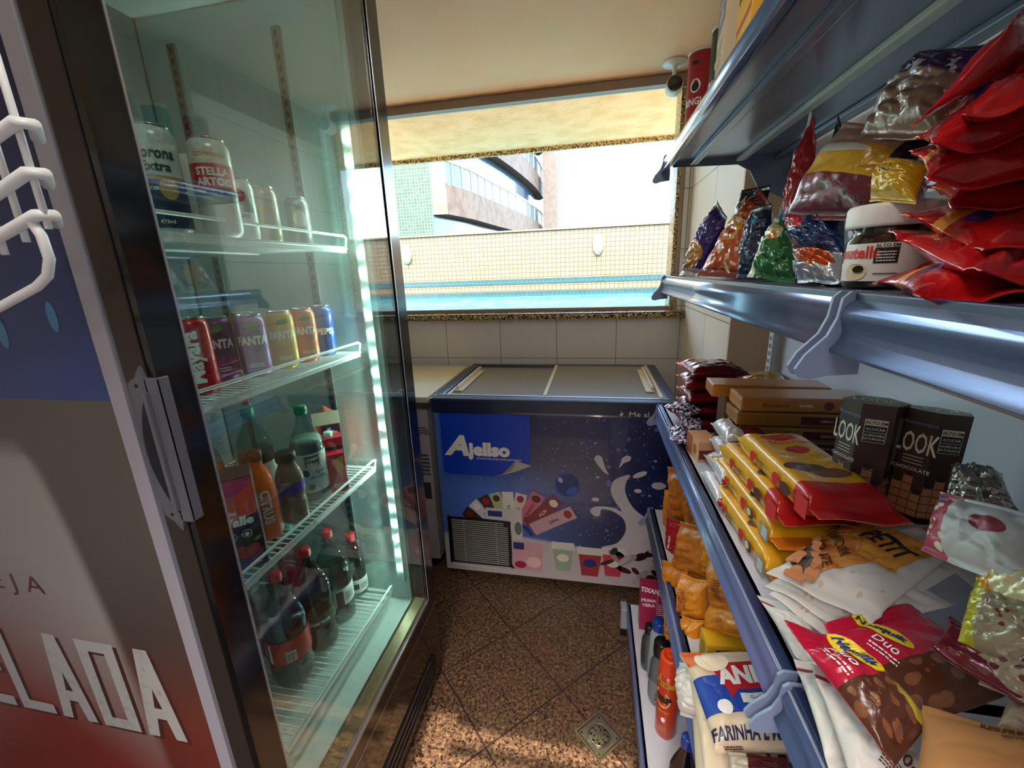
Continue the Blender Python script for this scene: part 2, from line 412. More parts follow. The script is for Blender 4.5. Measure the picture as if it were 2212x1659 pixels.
# window: frame rails, granite jamb reveal, sliding glass
wf = empty('window_1', (0, 0, 0)); tag(wf, kind='structure')
g = MB().box((.412, BACK+.004, 1.25), (.43, BACK+.15, 2.385), M_granite); g.build('jamb_reveal', wf)
f = MB().box((-1.85, BACK-.004, 2.352), (.452, BACK+.05, 2.392), M_alu).box((-1.85, BACK+.02, 1.247), (.44, BACK+.06, 1.268), M_alu)
f.box((.43, BACK+.0, 1.247), (.452, BACK+.05, 2.39), M_alu); f.build('window_frame', wf)
gl = MB().box((-1.84, BACK+.032, 1.268), (.412, BACK+.036, 2.352), thin_glass('window_glass', 'FDFEFD', 1.35)); gl.build('window_glass', wf)
# wall behind the camera; doorway added and shaped to lay the sun patch
T_slope = math.tan(math.radians(54))
lin = 1.005; dY = -0.5
head = (lin-dY)*T_slope                                        # lintel height that ends the patch at y = 1.005
wd = MB()
wd.box((x0, dY-.1, 0), (-.53, dY, CEIL), M_wallr).box((.134, dY-.1, 0), (x1, dY, CEIL), M_wallr).box((-.44, dY-.012, head), (.134, dY, CEIL), M_wallr).box((-.53, dY-.012, head+.2*T_slope), (-.44, dY, CEIL), M_wallr)  # header notch shaped so a narrow lit strip reaches further along the floor
struct('wall_front', wd)
struct('shade_bar', MB().box((-.44, dY-.03, head-.05*T_slope-.025), (.134, dY-.012, head-.05*T_slope), M_alu))  # bar added in the opening to shade a band across the sun patch
# unseen wall and ground added beyond the doorway to block sky light
struct('sky_block_wall', MB().box((-6, -3.0, -.1), (5, -2.8, 3.6), mat('sky_block_plaster', '5E554A', .8)))
struct('sky_block_ground', MB().box((-6, -2.8, -.12), (5, -.72, -.02), mat('sky_block_paving', '7A6A5C', .8)))
# lamp body added to go with the fill light (out of frame)
lamp = empty('added_lamp_body', (-.12, .25, CEIL)); tag(lamp, 'added round white lamp body for the fill light above the aisle', 'lamp')
MB().lathe([(.19, -.001), (.20, -.02), (.195, -.03)], mat('added_lamp_rim', 'EEEEEA', .4)).build('rim', lamp)
# floor drain
dr = empty('floor_drain', (.039, 1.041, 0), (0, 0, math.radians(45))); tag(dr, 'square stainless steel floor drain with a round slotted grate set in the brown floor', 'drain')
M_st = mat('stainless_steel', 'C9C2B4', .22, 1.0); M_hole = mat('dark_hole', '0C0907', .9)
s_ = .057
fr = MB()
for k in range(4):
    T = Matrix.Rotation(k*PI/2, 4, 'Z')
    fr.prism([(-s_, -s_), (s_, -s_), (s_-.006, -s_+.006), (-s_+.006, -s_+.006)], .0005, .0035, M_st, T)
    fr.prism([(-s_+.009, -s_+.009), (s_-.009, -s_+.009), (s_-.012, -s_+.012), (-s_+.012, -s_+.012)], .0005, .003, M_st, T)
    fr.lathe([(0, .0022), (.003, .0022), (.003, .0026), (0, .0026)], M_hole, 10, T @ Matrix.Translation((s_-.017, s_-.017, 0)))
fr.box((-s_, -s_, .0003), (s_, s_, .0012), mat('drain_gap', '241C16', .6)); fr.box((-s_+.012, -s_+.012, .001), (s_-.012, s_-.012, .002), M_st)
fr.build('frame', dr)
gr = MB().lathe([(.0, .0036), (.028, .0034), (.033, .003), (.034, .002)], M_st, 36); gr.lathe([(.036, .0024), (.0375, .0032), (.039, .0024)], M_st, 36, cap=False)
for ring, n, r in ((.009, 6, .0016), (.017, 6, .0028), (.026, 8, .0036)):
    for k in range(n):
        a = 2*PI*k/n+ring*30
        gr.lathe([(0, .0039), (r, .0038)], M_hole, 10, Matrix.Translation((ring*math.cos(a), ring*math.sin(a), 0)))
gr.build('grate', dr)
# security camera under the ceiling by the window
sx, sy = .352, 2.36
scm = empty('security_camera', (sx, sy, CEIL)); tag(scm, 'small white security camera with a black face hanging from the ceiling', 'camera')
M_w = mat('white_plastic', 'EDEAE2', .35); M_bk = mat('black_gloss_plastic', '0B0B0E', .12, coat=.5)
MB().lathe([(.055, -.0), (.055, -.006), (.05, -.012), (.015, -.016), (.009, -.03), (.009, -.06), (.013, -.066)], M_w, 28).build('base', scm)
hd = MB(); Th = Matrix.Translation((0, -.012, -.105)) @ Matrix.Rotation(math.radians(82), 4, 'X')
hd.lathe([(.0, -.045), (.022, -.042), (.034, -.03), (.038, -.01), (.038, .02), (.036, .03)], M_w, 28, Th); hb = hd.build('head', scm)
fc = MB().lathe([(.034, .029), (.033, .036), (.024, .040), (0, .042)], M_bk, 28, Th).lathe([(.012, .0405), (.012, .043), (.009, .044), (0, .043)], mat('lens', '1A1418', .05, coat=1), 20, Th); fc.build('face', scm)

# ================================================================== outside: pool court
M_mos = tile_mat('cream_mosaic', '6E5E48', '665640', .066, .066, 'XZ', mortar='3A2E20', msize=.0042, off=(50, 5), diag_bump=False, rough=.5)
M_mosb = tile_mat('blue_mosaic', '1E3E44', '1A383E', .066, .066, 'XZ', mortar='2E4A4C', msize=.0045, off=(50, 5), diag_bump=False, rough=.4)
PY = 6.5
pw = MB().box((-14, PY, .3), (6, PY+.25, EYE+.592), M_mos)
struct('wall_pool', pw)
struct('trim_4', MB().box((-14, PY-.012, EYE-.175), (6, PY+.01, EYE-.10), M_mosb).box((-14, PY-.012, EYE-.40), (6, PY+.01, EYE-.285), M_mosb).box((-14, PY-.03, EYE+.585), (6, PY+.28, EYE+.61), M_mos))
def water():
    m, t, b = new_mat('pool_water'); L = t.links
    b.inputs['Base Color'].default_value = srgb('35BFCB'); b.inputs['Roughness'].default_value = .06
    g = t.nodes.new('ShaderNodeNewGeometry'); n = t.nodes.new('ShaderNodeTexNoise'); n.inputs['Scale'].default_value = 5; n.inputs['Detail'].default_value = 3; L.new(g.outputs['Position'], n.inputs['Vector'])
    r = t.nodes.new('ShaderNodeValToRGB'); r.color_ramp.elements[0].color = srgb('2A8E98'); r.color_ramp.elements[1].color = srgb('62ACAC'); r.color_ramp.elements[0].position = .4; r.color_ramp.elements[1].position = .65
    L.new(n.outputs[0], r.inputs[0]); L.new(r.outputs[0], b.inputs['Base Color'])
    bp = t.nodes.new('ShaderNodeBump'); bp.inputs['Strength'].default_value = .25; bp.inputs['Distance'].default_value = .05; L.new(n.outputs[0], bp.inputs['Height']); L.new(bp.outputs[0], b.inputs['Normal'])
    return m
wt = MB().grid(lambda u, v: (-14+20*u, 3.3+(PY-3.3)*v, EYE-.36), 4, 4, water()); tag(wt.build('pool_water'), 'strip of turquoise swimming pool water below the mosaic wall', 'water', kind='stuff')
struct('trim_5', MB().box((-14, BACK+.2, .2), (6, 3.3, EYE-.30), mat('pool_edge_stone', 'F0DCB4', .7)))
# flat roof slab reaching out over the window, granite edge
struct('roof_slab', MB().box((-6, BACK+.10, EYE+.915), (3, 3.50, EYE+1.12), M_soffit))
struct('trim_6', MB().box((-6, 3.50, EYE+.885), (3, 3.53, EYE+1.12), M_granite))
# two oval bulkhead lamps on the pool wall
def oval_lamp(x, z, label):
    o = empty('bulkhead_lamp', (x, PY, z)); tag(o, label, 'lamp', 'oval lamps on the pool wall')
    def ring(r, y): return [(r*.075*math.cos(a), y, r*.13*math.sin(a)*(1+.12*abs(math.sin(a)))) for a in [2*PI*i/28 for i in range(28)]]
    b = MB(); prev = None; vs = []; fs = []
    rs = [(1.0, 0), (1.0, -.04), (.85, -.06), (.75, -.055)]
    for r, y in rs: vs += ring(r, y)
    for j in range(len(rs)-1):
        for i in range(28): fs.append((j*28+i, j*28+(i+1) % 28, (j+1)*28+(i+1) % 28, (j+1)*28+i))
    b.add(vs, fs, mat('lamp_housing', '8E866E', .5), True); b.build('housing', o)
    d = MB(); vs = []; fs = []
    rs = [(.76, -.05), (.7, -.085), (.45, -.105), (.05, -.11)]
    for r, y in rs: vs += ring(r, y)
    for j in range(len(rs)-1):
        for i in range(28): fs.append((j*28+i, j*28+(i+1) % 28, (j+1)*28+(i+1) % 28, (j+1)*28+i))
    d.add(vs, fs, mat('lamp_glass', 'F4F2E2', .3, coat=.4), True); d.build('diffuser', o)
    gd = MB()
    for k in (-1, 0, 1): gd.tube([(k*.03, -.05, -.11), (k*.03, -.10, -.08), (k*.03, -.118, 0), (k*.03, -.10, .08), (k*.03, -.05, .11)], .0035, mat('lamp_housing'), 6)
    gd.build('guard', o)
oval_lamp(.046, EYE+.35, 'oval cream bulkhead lamp on the mosaic wall, the one nearer the security camera')
oval_lamp(-2.94, EYE+.335, 'oval cream bulkhead lamp on the mosaic wall, the one beside the fridge frame')
# tower with round glazed balconies
bl = empty('apartment_tower', (-8, 34, 0)); tag(bl, 'tall apartment tower with a curved balcony facade and blue-green glass', 'building')
def onb(mb, name, parent=bl): o = mb.build(name, parent); o.location = (8, -34, 0); return o
M_gm = tile_mat('green_mosaic', '20402E', '142C1E', .22, .22, 'XZ', mortar='42584A', msize=.02, off=(60, 9), diag_bump=False, rough=.5)
onb(MB().box((-17, 30, -6), (-11.3, 36, 30), M_gm), 'green_mosaic_shaft')
M_ps = mat('pink_stone_cladding', '6C5848', .6, var=(1.2, '5C4838', .45, .6)); M_bg = mat('blue_green_balcony_glass', '2A626C', .15, coat=.5); M_bg2 = mat('pale_window_glass', '30586A', .15, coat=.5); M_wl = mat('balcony_edge', '78756E', .6)
# plan of the curved front: from the sharp corner round to the column
def arc(t):   # t 0..1
    pts = [(-10.3, 30.2), (-9.45, 33.9), (-8.9, 38.8), (-8.05, 45.7), (-7.35, 54.7), (-7.3, 64.0), (-7.3, 70)]
    return pts
PL = spline(arc(0), 6, closed=False)
PL = [p for p in PL if p[1] < 64.2]
def band(z0, z1, m, name, push=0.0, th=.3, mb=None):
    b = mb or MB(); vs = []; fs = []
    base = [(-11.3, 30.0+push*0-.0)]+[(p[0]-push*.7, p[1]+push*.3) for p in PL]
    for (x, y) in base: vs += [(x, y, z0), (x, y, z1), (x-.9, y+1.6, z1), (x-.9, y+1.6, z0)]
    for i in range(len(base)-1):
        a = i*4; c = a+4
        fs += [(a, c, c+1, a+1), (a+1, c+1, c+2, a+2), (a+2, c+2, c+3, a+3), (a+3, c+3, c, a)]
    fs += [(0, 1, 2, 3), tuple(range(len(vs)-4, len(vs)))[::-1]]
    b.add(vs, fs, m); return onb(b, name)
def storey(zb):      # zb = bottom of a parapet
    band(zb, zb+2.0, M_ps, 'parapet')
    band(zb+3.45, zb+3.72, M_wl, 'handrail', 0)
    band(zb+3.72, zb+5.9, M_bg2, 'window_band', 1.2)
    mb = MB()
    for i, p in enumerate(PL):
        if i % 2 == 0: mb.box((p[0]-.04, p[1]-.04, zb+2.0), (p[0]+.04, p[1]+.04, zb+3.5), M_wl)
    band(zb+2.0, zb+3.45, M_bg, 'balcony_glass', .05, mb=mb)
for k in range(-2, 3): storey(EYE+4.17+5.9*k)
onb(MB().box((-6.7, 58.0, -6), (-4.85, 63, 40), mat('grey_column_cladding', '554C48', .6, var=(2, '484240', .4, .6))), 'grey_stone_column')
# shrub beyond the pool wall (seen mirrored in the fridge glass)
def shrub(x, y, z, r, n, label, seed=3):
    b = MB(); rr = random.Random(seed); ml = mat('dry_green_leaf', '4E5A34', .6)
    for k in range(n):
        p = Vector((rr.gauss(0, 1), rr.gauss(0, 1), rr.gauss(0, .6))).normalized()*r*rr.random()**.4
        p.z = abs(p.z)*.8
        a, c = rr.uniform(0, 2*PI), rr.uniform(-1, 1); d = Vector((math.cos(a), math.sin(a), c))*.09; e = Vector((-math.sin(a), math.cos(a), .2))*.03
        b.add([p-d, p+e, p+d, p-e], [(0, 1, 2, 3)], ml)
    o = b.build('shrub'); o.location = (x, y, z); return tag(o, label, 'shrub')
# ================================================================== the glass-door fridge on the left
FX = -0.55
M_fblk = mat('fridge_black_frame', '0A0A0E', .16, coat=.4)
M_fside = mat('dark_door_side', '3A322E', .3, .3)
M_liner = mat('fridge_liner_white', 'C9D6D6', .32, spec=.6)
M_edge = mat('bare_aluminium_edge', 'C4C6D0', .25, .85)
M_gask = mat('grey_door_gasket', 'A9A79C', .5)
M_wire = mat('white_coated_wire', 'EDEFEF', .35)
fr = empty('display_fridge', (0, 0, 0)); tag(fr, 'tall black-framed glass-door drinks fridge with a lit interior left of the aisle', 'fridge')
XB = -1.28
b = MB()     # cabinet shell, open at the front
b.box((XB, .425, .06), (-.604, .455, 2.26), mat('cabinet_grey', '8E8C94', .45))
b.box((XB, 1.165, .06), (-.604, 1.195, 2.26), mat('cabinet_black', '121114', .3))
b.box((XB, .455, .06), (XB+.03, 1.165, 2.26), mat('cabinet_grey')); b.box((XB+.03, .455, 2.20), (-.604, 1.165, 2.26), mat('cabinet_grey')).box((XB+.03, .455, .06), (-.604, 1.165, .10), mat('cabinet_black'))
b.build('cabinet', fr)
b = MB()
b.box((-1.22, .455, .36), (-.612, .475, 2.19), M_liner); b.box((-1.22, 1.115, .36), (-.612, 1.165, 2.19), mat('fridge_side_liner', 'BED2D0', .30, .12, spec=.8, aniso=.8))
b.box((-1.24, .455, .36), (-1.22, 1.165, 2.19), mat('liner_back_grey', '6A7274', .4)); b.box((-1.22, .475, 2.17), (-.612, 1.115, 2.19), M_liner); b.box((-1.22, .475, .36), (-.612, 1.115, .385), M_liner)
b.build('liner', fr)
b = MB()     # slotted upright on the far inner wall
for X in (-.80, -1.12):
    b.box((X-.012, 1.108, .42), (X+.012, 1.115, 2.1), mat('slotted_rail_grey', '77807F', .4, .5))
    for k in range(64): b.box((X-.004, 1.1075, .44+k*.026), (X+.004, 1.1082, .454+k*.026), mat('dark_hole'))
b.build('slotted_rail', fr)
# door: frame, two panes, gasket
d = MB(); Z0, Z1 = .335, 2.25; y0d, y1d = .42, 1.172; gy0, gy1, gz0, gz1 = .470, 1.112, .405, 2.17
for (a, c) in (((y0d, Z0), (gy0, Z1)), ((gy1, Z0), (y1d, Z1)), ((gy0, Z0), (gy1, gz0-.022)), ((gy0, gz1), (gy1, Z1))):
    d.box((-.598, a[0], a[1]), (FX, c[0], c[1]), M_fblk)
d.box((-.5985, y0d-.002, Z0), (-.5625, y0d, Z1), M_fside)
fd = d.build('door_frame', fr)
pl = MB()   # silver trim line round the pane, inside spacer, magnetic gasket
for (a, c) in (((gy0-.003, gz0-.022), (gy0, gz1)), ((gy0, gz0-.022), (gy1, gz0-.012)), ((gy1, gz0-.022), (gy1+.004, gz1))):
    pl.box((-.575, a[0], a[1]), (FX+.0015, c[0], c[1]), M_edge)
pl.box((-.59, gy0, gz0-.012), (-.556, gy1, gz0-.004), M_gask).box((-.59, gy1-.010, gz0), (-.556, gy1-.002, gz1), mat('spacer_black', '15171A', .3)).box((-.59, gy0, gz0-.004), (-.556, gy1, gz0+.004), mat('spacer_gold', '8A7A58', .35, .4))
pl.build('pane_trim', fr)
gp = MB(); gp.box((-.5565, gy0, gz0-.01), (-.5525, gy1, gz1), thin_glass('fridge_glass', 'F6FAF8', 1.62, 0, .06)); gp.box((-.588, gy0, gz0-.01), (-.585, gy1, gz1), thin_glass('fridge_glass_inner', 'F6FAF8', 1.45)); gp.build('glass_pane', fr)
# handle wrapping the corner of the door
h = MB(); M_hdl = mat('handle_grey_plastic', '5C5B64', .4); Hc = EYE-.218
def hp(y, sgn=1):   # outline on the side face (x, z)
    return
ol = spline([(-.592, Hc+.08), (-.588, Hc+.098), (-.578, Hc+.104), (-.5625, Hc+.104), (-.5625, Hc-.104), (-.578, Hc-.104), (-.588, Hc-.096), (-.592, Hc-.08)], 3)
h.prism(ol, y0d-.006, y0d-.0005, M_hdl, axis='y')
h.box((-.566, y0d-.006, Hc-.104), (FX+.004, y0d+.0, Hc+.104), M_hdl, bev=.002); h.box((FX+.0005, y0d-.006, Hc-.104), (FX+.004, y0d+.012, Hc+.104), M_hdl, bev=.002)
h.box((-.5665, y0d-.012, Hc-.086), (-.5605, y0d-.005, Hc+.086), M_hdl, bev=.0015)
ho = h.build('handle', fr)
rc = MB(); ol = [(-.5665, Hc+.082)]+[(-.5665-.0235*math.sin(PI*t)**.8, Hc+.082-.164*t) for t in [i/14 for i in range(1, 14)]]+[(-.5665, Hc-.082)]
rc.prism(ol, y0d-.0075, y0d-.0055, mat('handle_recess', '0B0F1C', .6), axis='y')
for z in (.094, -.094): rc.lathe([(0, 0), (.0022, 0), (.0022, .001), (0, .001)], mat('dark_hole'), 10, Matrix.Translation((-.578, y0d-.006, Hc+z)) @ Matrix.Rotation(PI/2, 4, 'X'))
rc.build('finger_recess', ho)
# kick panel and grille
k = MB(); k.box((-.60, .42, .03), (-.555, 1.185, .325), mat('kick_panel_gloss', '16100E', .12, coat=.6)); k.box((-.557, .425, .322), (-.5535, 1.18, .326), M_edge); k.build('kick_panel', fr)
gg = MB(); gg.box((-.5548, .50, .055), (-.5535, 1.10, .165), mat('grille_black', '060607', .5))
for i in range(4): gg.box((-.5535, .50, .065+i*.027), (-.549, 1.085, .074+i*.027), mat('grille_bar', '2E2A2A', .3))
gg.lathe([(0, 0), (.052, 0), (.05, .004), (0, .006)], mat('grille_black'), 24, Matrix.Translation((-.5545, 1.085, .11)) @ Matrix.Rotation(PI/2, 4, 'Y')); gg.build('grille', fr)
for y in (.47, 1.14):
    for x in (-.64, -1.22): MB().lathe([(.02, 0), (.022, .01), (.015, .03), (.015, .06)], mat('black_rubber', '101010', .7), 16, c=(x, y, 0)).build('foot', fr)
pass
# LED strip up the far front corner
ls = MB(); ls.box((-.652, 1.106, EYE-1.02), (-.626, 1.115, EYE+.66), mat('led_channel', 'B9CFCD', .3, .3))
lso = ls.build('led_strip', fr)
for i in range(24):
    z = EYE+.355-i*.0572
    MB().box((-.6410, 1.1025, z-.0025), (-.6370, 1.1065, z+.0025), mat('led_white', 'FFFFFF', .5, emit='D8FFF4', es=800)).build('led', lso)
# printed poster on the side that faces the camera
YP = .4245
M_post = None
def poster_mat():
    m, t, b = new_mat('beer_poster_print'); L = t.links
    tc = t.nodes.new('ShaderNodeNewGeometry'); sp = t.nodes.new('ShaderNodeSeparateXYZ'); L.new(tc.outputs['Position'], sp.inputs[0])
    r = t.nodes.new('ShaderNodeValToRGB'); e = r.color_ramp.elements
    mr = t.nodes.new('ShaderNodeMapRange'); mr.inputs['From Min'].default_value = EYE-.95; mr.inputs['From Max'].default_value = EYE-.15; L.new(sp.outputs[2], mr.inputs[0])
    e[0].position = 0; e[0].color = srgb('6A2420'); e[1].position = 1; e[1].color = srgb('5C5850')
    for p, c in ((.25, '6E3228'), (.5, '4A3E38'), (.75, '56524A')):
        x = e.new(p); x.color = srgb(c)
    L.new(mr.outputs[0], r.inputs[0])
    r2 = t.nodes.new('ShaderNodeValToRGB'); e = r2.color_ramp.elements; e[0].color = srgb('36467E'); e[1].color = srgb('1E2448')
    mr2 = t.nodes.new('ShaderNodeMapRange'); mr2.inputs['From Min'].default_value = EYE-.15; mr2.inputs['From Max'].default_value = EYE+.25; L.new(sp.outputs[2], mr2.inputs[0]); L.new(mr2.outputs[0], r2.inputs[0])
    f = math_node(t, 'GREATER_THAN', sp.outputs[2], EYE-.150)
    mx = t.nodes.new('ShaderNodeMix'); mx.data_type = 'RGBA'; L.new(f, mx.inputs[0]); L.new(r.outputs[0], mx.inputs[6]); L.new(r2.outputs[0], mx.inputs[7])
    # white bottle shape fading to red at the lower left
    bx = math_node(t, 'ADD', -.845, math_node(t, 'MULTIPLY', math_node(t, 'POWER', math_node(t, 'MAXIMUM', math_node(t, 'SUBTRACT', EYE-.235, sp.outputs[2]), .0), .5), .10))
    g = t.nodes.new('ShaderNodeMapRange'); g.interpolation_type = 'SMOOTHSTEP'; L.new(math_node(t, 'SUBTRACT', bx, sp.outputs[0]), g.inputs[0]); g.inputs['From Min'].default_value = -.018; g.inputs['From Max'].default_value = .012
    z2 = t.nodes.new('ShaderNodeMapRange'); L.new(sp.outputs[2], z2.inputs[0]); z2.inputs['From Min'].default_value = EYE-.25; z2.inputs['From Max'].default_value = EYE-.21; z2.inputs['To Min'].default_value = 1; z2.inputs['To Max'].default_value = 0
    fm = math_node(t, 'MULTIPLY', g.outputs[0], z2.outputs[0])
    r3 = t.nodes.new('ShaderNodeValToRGB'); e = r3.color_ramp.elements; e[0].position = 0.1; e[0].color = srgb('84302A'); e[1].position = .62; e[1].color = srgb('9C968E'); x = e.new(.42); x.color = srgb('92807A')
    dz = math_node(t, 'ADD', mr.outputs[0], math_node(t, 'MULTIPLY', math_node(t, 'ADD', sp.outputs[0], .9), .9)); L.new(dz, r3.inputs[0])
    m2 = t.nodes.new('ShaderNodeMix'); m2.data_type = 'RGBA'; L.new(fm, m2.inputs[0]); L.new(mx.outputs[2], m2.inputs[6]); L.new(r3.outputs[0], m2.inputs[7])
    L.new(m2.outputs[2], b.inputs['Base Color']); b.inputs['Roughness'].default_value = .45; return m
po = MB(); po.box((XB+.01, YP-.0008, .2), (-.634, YP+.0003, 2.2), poster_mat())
PM = lambda x, z: (x, YP-.0012, z)
M_let = mat('poster_letter_white', 'B4B2AE', .5, var=(60, 'A4A29E', .55, .7)); M_letd = mat('poster_letter_shadow', '4A2620', .5)
def block(ch, xc, zc, w=.084, h_=.20, m=None, dx=0):
    s = .024
    if ch == 'A': polys = [tri_poly([(-w/2, -h_/2), (-.014, h_/2), (.014, h_/2), (w/2, -h_/2), (w/2-s, -h_/2), (w/2-s-.008, -h_/2+.045), (-w/2+s+.008, -h_/2+.045), (-w/2+s, -h_/2)]), ]; hole = poly2([(-.0085, -h_/2+.07), (.0085, -h_/2+.07), (0, -h_/2+.115)])
    elif ch == 'L': polys = [rect2(-w/2, -h_/2, -w/2+s, h_/2), rect2(-w/2+s, -h_/2, w/2, -h_/2+s)]; hole = None
    elif ch == 'E': polys = [rect2(-w/2, -h_/2, -w/2+s, h_/2)]+[rect2(-w/2+s, z, w/2, z+s) for z in (-h_/2, -s/2, h_/2-s)]; hole = None
    elif ch == 'G': polys = [rect2(-w/2, -h_/2, -w/2+s, h_/2), rect2(-w/2+s, h_/2-s, w/2, h_/2), rect2(-w/2+s, -h_/2, w/2, -h_/2+s), rect2(w/2-s, -h_/2+s, w/2, 0), rect2(0, -s, w/2-s, 0)]; hole = None
    else: polys = [rect2(-w/2, -h_/2, -w/2+s, h_/2), rect2(-w/2+s, h_/2-s, w/2, h_/2), rect2(-w/2+s, -h_/2, w/2, -h_/2+s), rect2(w/2-s, -h_/2+s, w/2, h_/2-s)]; hole = None
    return polys, hole
for i, ch in enumerate('GELADA'):
    xc = -.74-(5-i)*.1005; zc = EYE-.688
    pol, hole = block(ch, xc, zc)
    for p in pol: po.flat(shift(p, xc+.008, zc-.006), M_letd, lambda x, z: (x, YP-.0010, z)); po.flat(shift(p, xc, zc), M_let, lambda x, z: (x, YP-.0016, z))
    if hole: po.flat(shift(hole, xc, zc), M_letd, lambda x, z: (x, YP-.0019, z))
po.flat(shift(text2d('C E R V E J A', .036, .0, sx=1.25), -1.075, EYE-.482), mat('poster_brown_ink', '5A3030', .5), PM)
po.flat(shift(ell2(0, 0, .008, .02), -.697, EYE-.035), mat('print_teal_drop', '3E7FA8', .3), PM); po.flat(shift(ell2(0, 0, .009, .022), -.795, EYE-.055), mat('print_teal_drop'), PM)
po.build('side_poster', fr)
b = MB(); b.box((-.634, YP-.006, .1), (-.608, YP+.001, 2.25), mat('white_edge_strip', '9C9AA4', .4)); b.build('edge_strip', fr)
# wire shelves
shH = [1.56, 1.27, .90, .43]
SF = -.672     # shelf front x
def wire_shelf(H):
    s = empty('wire_shelf', (0, 0, H)); s.parent = fr
    w = MB(); r = .0016
    for i in range(37): w.tube([(-1.2, .488+i*.0166, 0), (SF-.006, .488+i*.0166, 0)], r, M_wire, 5)
    for X in (-1.19, -.95): w.tube([(X, .482, -.004), (X, 1.09, -.004)], .0028, M_wire, 6)
    w.tube([(-1.2, .482, -.001), (SF, .482, -.001), (SF, 1.092, -.001), (-1.2, 1.092, -.001)], .0032, M_wire, 8); w.build('wire_deck', s)
    g2 = MB(); g2.tube([(SF-.004, .484, -.003), (SF+.004, .484, .020), (SF+.006, .488, .031), (SF+.006, 1.078, .031), (SF+.005, 1.088, .026), (SF-.002, 1.09, 0)], .0034, M_wire, 8)
    g2.box((SF-.001, .484, -.012), (SF+.002, 1.088, .004), M_wire); g2.build('guard_rail', s)
for H in shH: wire_shelf(H)

# ---- white wire basket hanging by the fridge side, close to the camera
wr = empty('wire_basket', (0, 0, EYE)); tag(wr, 'white coated wire basket hanging by the fridge side at the left picture edge', 'basket')
w = MB(); R_ = .0052; Yn, Yf = .315, .405; sh = .318/.30
def P3(x, z, y=Yn): return (x*sh*1.0, y, z*sh)
for xa, za, xb, zb in ((-.75, .04, -.458, .133), (-.78, -.01, -.462, .096), (-.78, -.03, -.466, .063)):
    w.tube([P3(xa, za), P3(xb-.004, zb-.001), (xb*sh-.003, Yn+.012, zb*sh), (xb*sh-.03, Yn+.03, zb*sh-.004)], R_, M_wire, 12)
w.build('rail', wr)
w = MB()
for k in range(9):
    x = -.47-.03*k; z1 = .133+(x+.458)*.32; w.tube([P3(x, z1+.10, Yn+.006), P3(x, z1-.078, Yn+.006)], .003, M_wire, 8)
w.build('upright', wr)
w = MB(); w.tube([P3(-.478, .058), P3(-.472, .045), P3(-.471, .026), P3(-.479, .012), P3(-.495, .003), P3(-.56, -.018), P3(-.75, -.08)], .0042, M_wire, 12); w.build('hook', wr)
# ================================================================== chest freezer by the window
CX0, CX1, CY0, CY1 = -.722, .345, 1.68, 2.40
CT = EYE-.53
M_navy = mat('navy_plastic_lid_frame', '1E2746', .32, coat=.2)
M_cream = mat('cream_lid_plastic', 'DDD3B4', .4)
def freezer_print():
    m, t, b = new_mat('freezer_front_print'); L = t.links
    tc = t.nodes.new('ShaderNodeNewGeometry'); sp = t.nodes.new('ShaderNodeSeparateXYZ'); L.new(tc.outputs['Position'], sp.inputs[0]); X, Z = sp.outputs[0], sp.outputs[2]
    def mr(v, a, b_, ss=True):
        n = t.nodes.new('ShaderNodeMapRange'); n.interpolation_type = 'SMOOTHSTEP' if ss else 'LINEAR'; n.inputs['From Min'].default_value = a; n.inputs['From Max'].default_value = b_; L.new(v, n.inputs[0]); return n.outputs[0]
    left = mr(X, -.28, -.72); low = mr(Z, EYE-.78, EYE-.98); lft = math_node(t, 'MULTIPLY', low, mr(X, .1, -.5)); edge = mr(X, -.66, -.70)
    f = math_node(t, 'MAXIMUM', lft, edge)
    mx = t.nodes.new('ShaderNodeMix'); mx.data_type = 'RGBA'; L.new(f, mx.inputs[0]); mx.inputs[6].default_value = srgb('0B1C58'); mx.inputs[7].default_value = srgb('4E74CC')
    cur = mx.outputs[2]
    for sc_, thr, seed in ((26, .24, 0), (60, .26, 3)):
        mp = t.nodes.new('ShaderNodeMapping'); mp.inputs['Location'].default_value = (seed, 0, seed); L.new(tc.outputs['Position'], mp.inputs[0])
        v = t.nodes.new('ShaderNodeTexVoronoi'); v.inputs['Scale'].default_value = sc_; L.new(mp.outputs[0], v.inputs['Vector'])
        s2 = t.nodes.new('ShaderNodeSeparateColor'); L.new(v.outputs['Color'], s2.inputs[0])
        rad = math_node(t, 'MULTIPLY', s2.outputs[0], thr)
        inside = math_node(t, 'LESS_THAN', v.outputs['Distance'], rad)
        core = math_node(t, 'LESS_THAN', v.outputs['Distance'], math_node(t, 'MULTIPLY', rad, .62))
        for fac, c in ((inside, '6A8CD8'), (core, '1C3A94')):
            n = t.nodes.new('ShaderNodeMix'); n.data_type = 'RGBA'; L.new(math_node(t, 'MULTIPLY', fac, .75 if c[0] == '1' else .8), n.inputs[0]); L.new(cur, n.inputs[6]); n.inputs[7].default_value = srgb(c); cur = n.outputs[2]
    # white lower band with a wavy edge
    zz = math_node(t, 'SUBTRACT', Z, math_node(t, 'ADD', EYE-1.235, math_node(t, 'MULTIPLY', math_node(t, 'SINE', math_node(t, 'MULTIPLY', math_node(t, 'ADD', X, .75), 5.2)), .022)))
    n = t.nodes.new('ShaderNodeMix'); n.data_type = 'RGBA'; L.new(mr(zz, .012, -.012), n.inputs[0]); L.new(cur, n.inputs[6]); n.inputs[7].default_value = srgb('C9BFC4'); cur = n.outputs[2]
    L.new(cur, b.inputs['Base Color']); b.inputs['Roughness'].default_value = .3; b.inputs['Coat Weight'].default_value = .3; return m
fz = empty('chest_freezer', (0, 0, 0)); tag(fz, 'blue printed chest freezer with two sliding glass lids under the window', 'freezer')
b = MB(); zb = EYE-1.435; zt = EYE-.598
